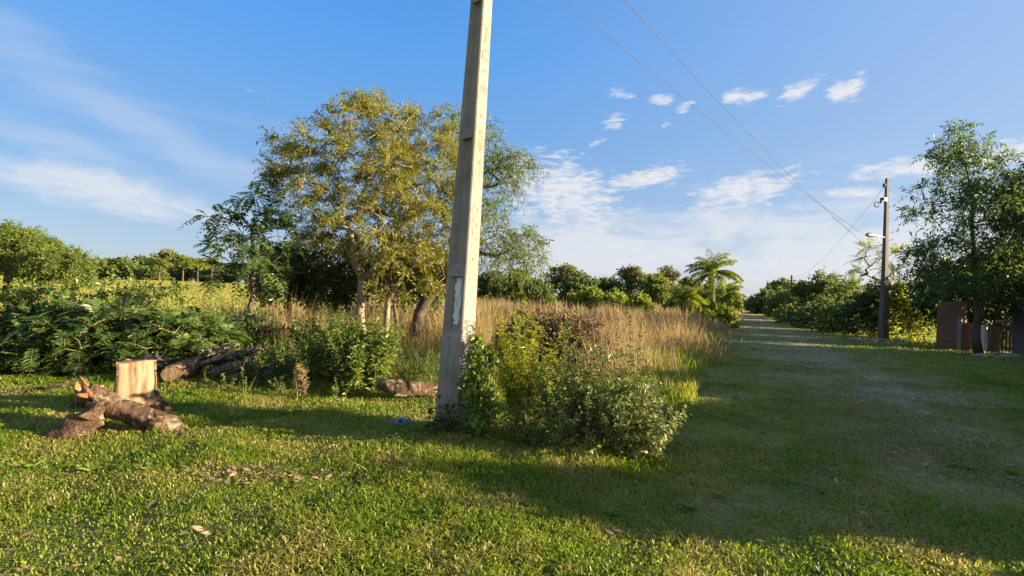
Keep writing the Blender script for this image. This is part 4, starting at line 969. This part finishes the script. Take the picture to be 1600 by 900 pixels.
wire('service wire from the lamp pole to the trees on its right', P(1387, 297, 22), P(1475, 300, 24), .25, .0065)
def distant_pole():
    e = empty('distant_pole', FARB, 'thin distant pole with a short crossarm above the hedge', 'utility pole')
    MB().tube([FARB, FART], [.17, .11], 8).build('shaft', M['concrete_dark'], e, loc=FARB)
    MB().box(FART - UP * .7, (1.1, .1, .1)).build('crossarm', M['metal'], e, loc=FARB)
distant_pole()

# ------------------------------------------------------------------ brick wall and yard entrance at the right
def yard():
    D = 18.6; a = ground(P(1464, 540, 19.6)); bb = ground(P(1530, 549, 18.4)); d = bb - a; L = np.linalg.norm(d[:2]); rot = math.atan2(d[1], d[0])
    def wall(name, label, p, q, h, thick, mt, cat, sink=.1):
        p = np.asarray(p); q = np.asarray(q); c = (p + q) / 2; L = np.linalg.norm((q - p)[:2]); r = math.atan2(q[1] - p[1], q[0] - p[0])
        m = MB().box((0, 0, h / 2 - sink / 2), (L, thick, h + sink)); o = m.build(name, M[mt]); o.location = (c[0], c[1], 0); o.rotation_euler = (0, 0, r); return tag(o, label, cat)
    e = wall('brick_wall', 'low red brick wall in shade right of the yellow bush', a, bb, 1.0, .15, 'brick', 'wall')
    up = MB().box((-L / 2 + .45, 0, 1.0 + .42), (.9, .146, .85)); up.build('raised_end', M['brick'], e)
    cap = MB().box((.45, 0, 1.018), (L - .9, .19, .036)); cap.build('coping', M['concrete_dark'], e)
    pp = ground(P(1499, 545, 18.75)); m = MB().box((0, 0, .62), (.12, .12, 1.3)); o = m.build('concrete_post', M['concrete'], loc=None); o.location = pp; o.rotation_euler = (0, 0, rot); tag(o, 'slim pale concrete post in front of the brick wall', 'post')
    w0 = ground(P(1536, 549, 17.9)); o = MB().box((0, 0, .5), (.24, .2, 1.1)).add([], ).build('white_post', M['white_wall']) if False else None
    m = MB().tube([w0 - UP * .1, w0 + UP * .55, w0 + UP * 1.02], [.115, .11, .10], 8); tag(m.build('white_post', M['white_paint'], loc=w0), 'short whitewashed post between the tree trunk and the yard gate', 'post')
    g0 = ground(P(1542, 551, 18.2)); g1 = ground(P(1562, 552, 18.0)); wall('board_panel', 'grey board panel right of the whitewashed post', g0, g1, .95, .05, 'bark_dark', 'panel')
    # gate
    ga = ground(P(1563, 552, 17.9)); gb = ground(P(1592, 553, 17.6)); dd = gb - ga; L2 = np.linalg.norm(dd[:2]); r2 = math.atan2(dd[1], dd[0]); c = (ga + gb) / 2
    e = empty('yard_gate', c, 'dark wooden yard gate under the shade of the right hand trees', 'gate'); e.rotation_euler = (0, 0, r2)
    m = MB()
    for k in range(5): m.box((-L2 / 2 + L2 * (k + .5) / 5, 0, .55), (L2 / 5 - .02, .03, .95))
    m.build('boards', M['plank'], e)
    for z in (.2, .95): MB().box((0, -.04, z), (L2, .04, .09)).build('rail', M['plank'], e)
    MB().box((0, 0, 1.16), (L2 + .3, .1, .08)).build('top_rail', M['concrete'], e)
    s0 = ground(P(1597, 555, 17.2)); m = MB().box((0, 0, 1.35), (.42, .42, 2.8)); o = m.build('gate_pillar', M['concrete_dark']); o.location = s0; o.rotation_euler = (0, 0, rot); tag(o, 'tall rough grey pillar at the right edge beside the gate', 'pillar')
    k0 = ground(P(1560, 556, 16.9)); k1 = ground(P(1590, 558, 16.6)); wall('stone_kerb', 'pale stone kerb lying in front of the yard gate', k0, k1, .12, .22, 'rubble', 'kerb')
    rng = np.random.default_rng(9)
    for k in range(10):
        p = ground(P(1528 + k * 7 + rng.uniform(-3, 3), 560 + rng.uniform(-3, 3), 16.3 + rng.uniform(-.3, .3))); s = rng.uniform(.07, .16)
        r = MB().tube([p - UP * .05, p + UP * s * .4, p + UP * s * .75], [s, s, s * .5], 7, jit=.25, rng=rng); tag(r.build('yard_stone', M['rubble'], loc=p), 'loose stone among the rubble before the yard gate', 'stone', 'stones before the yard gate')
yard()

# ------------------------------------------------------------------ right hand trees and bushes
D = 17.2
b = ground(P(1529, 552, D))
FEA = dict(nt=6, tl=.6, nl=9, L=.19, Wd=.05, droop=.45, spread=1.0, up=.1, hang=.35)
tree('tall_tree', 'tall dark tree with layered feathery foliage at the right edge', 'tree', b,
     [(-1, [b, P(1527, 500, D), P(1522, 440, D), P(1520, 370, D), P(1516, 300, D), P(1505, 225, D)])],
     [E(1505, 225, D, 36, 26, 22), E(1480, 245, D, 28, 18, 14), E(1515, 265, D, 50, 26, 34), E(1475, 300, D, 45, 22, 26), E(1545, 300, D, 50, 28, 34), E(1510, 330, D, 75, 22, 38), E(1460, 390, D, 42, 22, 24), E(1555, 355, D, 60, 30, 44), E(1500, 400, D, 70, 26, 40), E(1560, 410, D, 60, 30, 44), E(1470, 430, D, 46, 28, 30), E(1530, 445, D, 60, 20, 30)],
     80, 'pinnate_leaf', 'bark_dark', .105, FEA, seg=.5, inner=.5, uppen=1.0, minr=.02)
b = ground(P(1618, 552, D - .5))
tree('edge_tree', 'dark leafy tree cut off by the right edge behind the gate pillar', 'tree', b, [(-1, [b, P(1612, 450, D - .5), P(1605, 360, D - .5), P(1600, 300, D - .5)])],
     [E(1600, 300, D - .5, 34, 40, 34), E(1590, 370, D - .5, 45, 40, 46), E(1620, 350, D, 50, 60, 46), E(1600, 440, D - .3, 60, 40, 60), E(1660, 400, D, 50, 60, 30)], 81, 'dark_leaf', 'bark_dark', .15, dict(nt=7, tl=.6, nl=9, L=.20, Wd=.07, droop=.4, hang=.4), inner=.5, seg=.5)
D = 20.5
b = ground(P(1560, 540, D))
tree('dense_shade_tree', 'dense dark tree behind the brick wall and gate', 'tree', b, [(-1, [b, P(1555, 490, D), P(1545, 450, D)])],
     [E(1530, 450, D, 80, 45, 80), E(1590, 455, D, 60, 50, 60), E(1490, 470, D, 45, 30, 36), E(1560, 500, D, 70, 28, 50)], 82, 'dark_leaf', 'bark_dark', .12, dict(nt=11, tl=.65, nl=9, L=.22, Wd=.10, droop=.3, hang=.4), inner=.6, seg=.6)
D = 23.5
b = ground(P(1430, 528, D))
bush('yellow_lit_bush', 'large bush with sunlit yellow green leaves between the lamp pole and the brick wall', b, [E(1425, 480, D, 34, 36, 46), E(1440, 500, D, 28, 28, 34), E(1405, 505, D, 30, 28, 30)], 83, 'backlit_leaf', dict(nt=8, tl=.6, nl=8, L=.18, Wd=.095, droop=.3, up=.3), stems=6, seg=.5, r=.03, tip=.008, rngspread=.4, cat='bush')
D = 26
b = ground(P(1385, 525, D))
tree('sparse_tree', 'sparse open tree with airy compound leaves rising behind the lamp pole', 'tree', b, [(-1, [b, P(1388, 480, D), P(1385, 440, D), P(1380, 410, D)])],
     [E(1345, 412, D, 20, 14, 8), E(1370, 395, D, 26, 16, 10), E(1400, 400, D, 26, 16, 10), E(1420, 430, D, 26, 18, 10), E(1350, 440, D, 22, 16, 8), E(1385, 430, D, 30, 18, 10)], 84, 'far_light', 'bark_mid', .10,
     dict(nt=5, tl=.8, nl=7, L=.22, Wd=.07, droop=.3, up=.2, mode='pinnate', r=.012), seg=.5, inner=.1, tip=.012)
tree('round_shade_bush', 'rounded dark bush behind the lamp pole', 'bush', ground(P(1378, 525, 24.5)), [(-1, [ground(P(1378, 525, 24.5)), P(1378, 490, 24.5)])],
     [E(1375, 470, 24.5, 32, 30, 60), E(1350, 495, 24.5, 38, 26, 40)], 85, 'dark_leaf', 'bark_dark', .07, dict(nt=10, tl=.5, nl=9, L=.20, Wd=.09, droop=.2, hang=.3), inner=.6, seg=.6)
# bushes along the right side of the track
CL = dict(nt=10, tl=.75, nl=8, L=.26, Wd=.14, droop=.3, up=.2, hang=.2)
row = [(1330, 505, 27, 44, 26, 'far_dark', 'dark rounded hedge bush nearest the lamp pole'), (1290, 500, 31, 40, 26, 'far_dark', 'dark broad hedge bush second from the lamp pole'),
       (1255, 497, 36, 34, 22, 'far_leaf', 'green hedge bush in front of the distant pole'), (1330, 470, 33, 40, 24, 'far_leaf', 'taller green tree behind the first hedge bushes'),
       (1285, 455, 38, 40, 24, 'far_dark', 'dark spreading tree rising behind the hedge'), (1240, 475, 44, 30, 20, 'far_leaf', 'olive green tree left of the distant pole'),
       (1222, 492, 52, 20, 14, 'far_dark', 'dark small bush beyond the distant pole'), (1203, 475, 62, 26, 16, 'far_dark', 'dark tree at the bend of the track'),
       (1222, 458, 66, 22, 16, 'far_leaf', 'pale topped tree far along the right side of the track'), (1185, 478, 80, 16, 11, 'far_dark', 'dark distant tree closing the end of the track'), (1262, 470, 48, 24, 20, 'far_leaf', 'leafy green tree right of the distant pole')]
for k, (px, py, D, wp, hp, lf, lab) in enumerate(row):
    b = ground(P(px, 520, D)); s = D / F; zc = P(px, py, D)
    low = (b + np.array([0, 0, min(.45 * zc[2], 1.0)]), (wp * s * .9, wp * s * .7, max(.5, zc[2] * .5)), 30)
    kw = dict(CL, L=.24 * (D / 30) ** .7, Wd=.13 * (D / 30) ** .7, tl=.7 * (D / 30) ** .5)
    tree('trackside_tree', lab, 'tree', b, [(-1, [b, b * .5 + zc * .5, zc])], [E(px, py, D, wp, hp, 56), low, E(px + wp * .5, py + 4, D - .5, wp * .6, hp * .7, 24), E(px - wp * .5, py + 6, D, wp * .6, hp * .7, 24)], 100 + k, lf, 'bark_dark', .10, kw, seg=.8, group='trees and bushes along the right of the track', zmin=.15)
# ------------------------------------------------------------------ palms
def palm(label, base, crown_pt, nf, fl, seed, trunk_r, name='palm_tree', arch=1.0, leafL=.42, elmin=.1):
    rng = np.random.default_rng(seed); base = ground(base); e = empty(name, base, label, 'palm tree', 'palms beside the track')
    m = MB(); h = crown_pt - base; ts = np.linspace(0, 1, 14); m.tube(base + h * ts[:, None], trunk_r * (1.25 - .35 * ts + .08 * (np.arange(14) % 2)), 10); m.build('trunk', M['bark_dark'], e, loc=base)
    lm, st = MB(), MB()
    for k in range(nf):
        az = k * 2.4 + rng.uniform(-.3, .3); el0 = rng.uniform(elmin, 1.45) if k > 3 else rng.uniform(1.2, 1.5)
        L = fl * rng.uniform(.8, 1.1); n = 26; t = np.linspace(0, 1, n); ang = el0 - arch * (1.5 + .5 * rng.uniform(-1, 1)) * t ** 1.4
        dx = np.cumsum(np.cos(ang)) * L / n; dz = np.cumsum(np.sin(ang)) * L / n
        hd = np.array([math.cos(az), math.sin(az), 0]); pts = crown_pt + hd * dx[:, None] + UP * dz[:, None]
        st.tube(pts, np.linspace(.035, .006, n), 4)
        tan = nrm(np.gradient(pts, axis=0)); side = np.array([-hd[1], hd[0], 0])
        for sg in (1, -1):
            for rep in range(2):
                q = slice(3, None); N = n - 3; env = np.sin(np.linspace(.5, 2.9, N)) * .8 + .25
                d = side * sg * .8 + tan[q] * .6 - UP * rng.uniform(.1, .9, N)[:, None] + .2 * runit(rng, N)
                add_leaves(lm, pts[q] + rng.normal(size=(N, 3)) * .02, d, UP + .5 * runit(rng, N), leafL * env * rng.uniform(.8, 1.1, N), np.full(N, leafL * .13), fold=.1)
    st.build('leaf_stalks', M['green_stem'], e, loc=base); lm.build('fronds', M['palm_leaf'], e, loc=base)
D = 30.0
palm('tall bright palm with arching fronds beside the track', P(1112, 510, D), P(1113, 426, D), 36, 1.8, 1, .15, arch=.80, leafL=.40, elmin=-.35)
palm('short palm with a dark trunk and drooping fronds in the dry grass', P(1070, 515, 24.0), P(1068, 472, 24.0), 26, 1.15, 2, .14, arch=1.0, leafL=.38, elmin=.1)
palm('yellowing palm half hidden at the right of the tall palm', P(1138, 505, 34.0), P(1136, 462, 34.0), 26, 1.3, 3, .14, arch=1.0, leafL=.42, elmin=-.3)
palm('leaning palm in the shade under the tall palm', P(1100, 508, 27.0), P(1098, 472, 27.0), 24, 1.1, 4, .12, arch=1.0, leafL=.40, elmin=-.4)

# ------------------------------------------------------------------ far trees behind the field
rngf = np.random.default_rng(91)
def far_tree(label, px, D, top, wpx, lf, seed, bottom=None, group='trees behind the field', nblob=5, name='far_tree', dens=1.0, flat=False):
    rng = np.random.default_rng(seed); s = D / F
    b = P(px, 450, D); b = ground(b); tp = P(px, top, D); h = tp[2] - b[2]; w = wpx * s / 2
    blobs = []
    for k in range(nblob):
        q = rng.uniform(-1, 1, 2); zc = b[2] + h * (rng.uniform(.22, .62) if not flat else rng.uniform(.2, .75))
        blobs.append((np.array([b[0] + q[0] * w * .5, b[1] + q[1] * w * .4, zc]), (w * .66, w * .6, h * (.3 if not flat else .24)), int(20 * dens)))
    blobs.append((np.array([b[0], b[1], b[2] + h * .70 if not flat else b[2] + h * .85]), (w * .55, w * .5, h * .27 if not flat else h * .16), int(16 * dens)))
    kw = dict(nt=10, tl=.13 * h + .25, nl=7, L=.0060 * D + .03, Wd=.0036 * D + .01, droop=.3, up=.25, hang=.3)
    cen = np.array([b[0], b[1], b[2] + h * .55])
    return tree(name, label, 'tree', b, [(-1, [b, b * .6 + cen * .4, cen])], blobs, seed, lf, 'bark_dark' if not flat else 'bark_mid', .022 * h + .03, kw, seg=h * .12, jitter=.1, group=group, inner=.5, minr=.06, tip=.02)
# big light trees at the far left
D = 40.0
b = ground(P(12, 455, D))
tree('field_tree', 'broad light green field tree with a dark trunk at the far left', 'tree', b, [(-1, [b, P(14, 430, D), P(20, 405, D)]), (0, [P(50, 395, D), P(80, 390, D)]), (0, [P(-20, 400, D), P(-50, 390, D)])],
     [E(20, 380, D, 48, 28, 60), E(-40, 390, D, 50, 34, 40), E(65, 400, D, 42, 22, 46), E(10, 405, D, 55, 18, 40), E(50, 380, D, 30, 14, 20)], 120, 'field_leaf', 'bark_dark', .30, dict(nt=18, tl=1.0, nl=14, L=.24, Wd=.075, droop=.5, up=.1, hang=.5), inner=.6, minr=.05, seg=1.0, tip=.02)
D = 38.0
b = ground(P(100, 455, D))
tree('field_tree', 'yellowish light green field tree second from the left edge', 'tree', b, [(-1, [b, P(100, 435, D), P(98, 415, D)])],
     [E(95, 410, D, 38, 24, 56), E(115, 420, D, 22, 20, 26), E(70, 425, D, 30, 16, 26)], 121, 'field_leaf', 'bark_dark', .2, dict(nt=18, tl=.9, nl=14, L=.22, Wd=.075, droop=.5, up=.1, hang=.5), inner=.6, minr=.05, seg=1.0, tip=.02)
FT = [(155, 95, 401, 60, 'far_leaf', 'mid green tree in the treeline right of the light field trees'), (190, 92, 404, 55, 'far_leaf', 'broad low mid green tree in the left treeline'), (218, 100, 400, 30, 'far_dark', 'dark narrow tree in the left treeline'),
      (262, 105, 394, 50, 'far_olive', 'brownish flat topped tree rising above the left treeline'), (240, 88, 418, 40, 'far_leaf', 'low green tree before the brownish flat topped tree'), (290, 100, 404, 46, 'far_olive', 'brownish round tree right of the flat topped tree'),
      (318, 96, 412, 40, 'far_olive', 'pale brown tree left of the slender tree'), (340, 92, 416, 50, 'far_dark', 'dark green tree behind the slender tree'), (385, 95, 412, 60, 'far_leaf', 'green tree behind the slender tree trunk'), (435, 90, 416, 60, 'far_dark', 'dark tree seen between the slender tree and the yellow green tree'),
      (500, 85, 418, 70, 'far_dark', 'dark tree far behind the dense round tree'), (570, 80, 420, 70, 'far_leaf', 'green tree far behind the yellow green tree trunk'), (640, 75, 422, 70, 'far_leaf', 'green tree far behind the leaning pale tree'),
      (60, 100, 412, 70, 'far_leaf', 'green tree far behind the left field trees'), (-20, 95, 410, 80, 'far_dark', 'dark tree at the far left behind the field'),
      (770, 58, 425, 60, 'far_dark', 'dark tree just right of the pole behind the dry grass'), (810, 52, 418, 56, 'far_leaf', 'green tree between the drooping tree and the brush heap'), (880, 60, 416, 56, 'far_olive', 'olive tree topping the treeline beyond the brush heap'), (905, 55, 424, 50, 'far_dark', 'dark rounded tree beyond the right of the brush heap'),
      (945, 60, 430, 46, 'far_dark', 'dark green tree at the middle of the treeline'), (985, 62, 420, 46, 'far_olive', 'thin olive tree above the middle of the treeline'), (1020, 58, 428, 50, 'far_leaf', 'rounded green tree in the treeline left of the palms'), (1045, 64, 421, 46, 'far_olive', 'open olive tree standing tallest left of the palms'),
      (1075, 55, 436, 44, 'far_dark', 'dark tree behind the short palm'), (1110, 60, 440, 46, 'far_leaf', 'green tree behind the tall palm'), (1142, 70, 447, 30, 'far_leaf', 'green tree right of the palms at the track end'), (840, 46, 440, 46, 'far_dark', 'low dark tree behind the brush heap')]
for k, (px, D, top, wp, lf, lab) in enumerate(FT):
    far_tree(lab, px, D, top, wp, lf, 200 + k, flat=(lf == 'far_olive'))
for k, (px, D, top, wp, lab) in enumerate(((925, 40, 452, 46, 'pale green bush before the treeline beyond the heap'), (965, 38, 455, 50, 'bright green bush at the middle of the field edge'), (1000, 36, 462, 40, 'low bright bush left of the short palm'), (900, 42, 460, 30, 'small light bush beside the heap top'), (1130, 28, 478, 40, 'low bush growing at the foot of the tall palm'))):
    far_tree(lab, px, D, top, wp, 'far_light', 240 + k, group='bushes before the treeline', name='field_bush')
for k, (px, D) in enumerate(((248, 82), (285, 80), (308, 84), (330, 78))):
    far = ['small pale palm in front of the dark treeline trees', 'small pale palm right of the first field palm', 'tiny palm near the right of the left treeline', 'pale palm nearest the slender tree in the far field'][k]
    b = ground(P(px, 450, D)); palm(far, b, b + UP * 3.0, 16, 1.9, 60 + k, .11, arch=1.1, leafL=.7)
    bpy.data.objects[[o.name for o in bpy.data.objects if o.type == 'EMPTY'][-1]]['group'] = 'palms in the far field'
# little white house at the end of the track
def house():
    b = ground(P(1168, 486, 95.0)); e = empty('white_house', b, 'tiny white house at the far end of the track', 'house')
    MB().box(b + np.array([0, 0, .9]), (3.4, 3, 2.0)).build('wall', M['white_wall'], e, loc=b)
    MB().add([b + np.array(q) for q in ((-2, -1.8, 1.88), (2, -1.8, 1.88), (2, 1.8, 1.88), (-2, 1.8, 1.88), (-2, 0, 2.7), (2, 0, 2.7))], [[0, 1, 5, 4], [2, 3, 4, 5]], [[1, 2, 5], [3, 0, 4]], [[3, 2, 1, 0]]).build('roof', M['roof'], e, loc=b)
    MB().box(b + np.array([-.7, -1.52, .9]), (.7, .06, .7)).build('window', M['glass'], e, loc=b)
    MB().box(b + np.array([.8, -1.52, .8]), (.8, .06, 1.7)).build('door', M['plank'], e, loc=b)
house()

# ------------------------------------------------------------------ roadside shrubs on the right, outside the picture, that shade the lawn
SH = dict(nt=9, tl=.5, nl=9, L=.17, Wd=.10, droop=.2, up=.3, hang=.2)
shade = [(9.2, 5.4, 2.0), (9.4, 4.6, 1.9), (9.2, 3.8, 1.65), (9.0, 3.15, 2.1), (8.6, 1.75, 1.42), (8.4, .8, 1.4), (9.8, 6.1, 1.75), (10.4, 6.9, 1.45), (11.6, 8.0, 2.25), (13.0, 9.4, 2.45), (14.6, 10.8, 2.7), (16.0, 12.0, 2.8), (17.6, 13.4, 3.0), (19.0, 14.6, 3.2), (20, 15.8, 3.4)]
proto = None
for k, (x, y, h) in enumerate(shade):
    b = ground((x, y, 0)); c = b + UP * h * .55
    if proto is None:
        proto = bush('roadside_shrub', 'leafy roadside shrub beyond the right edge shading the lawn', b, [(c, (.75, .75, h * .42), 90), (b + UP * h * .3, (.8, .8, h * .3), 60)], 300, 'pinnate_leaf', SH, stems=7, seg=.3, group='roadside shrubs on the right', cat='shrub', r=.02); ph = h
    else:
        copy_tree(proto, b, 0 if k == 3 else k * 1.3, (1, .6 if k == 3 else 1, h / ph))
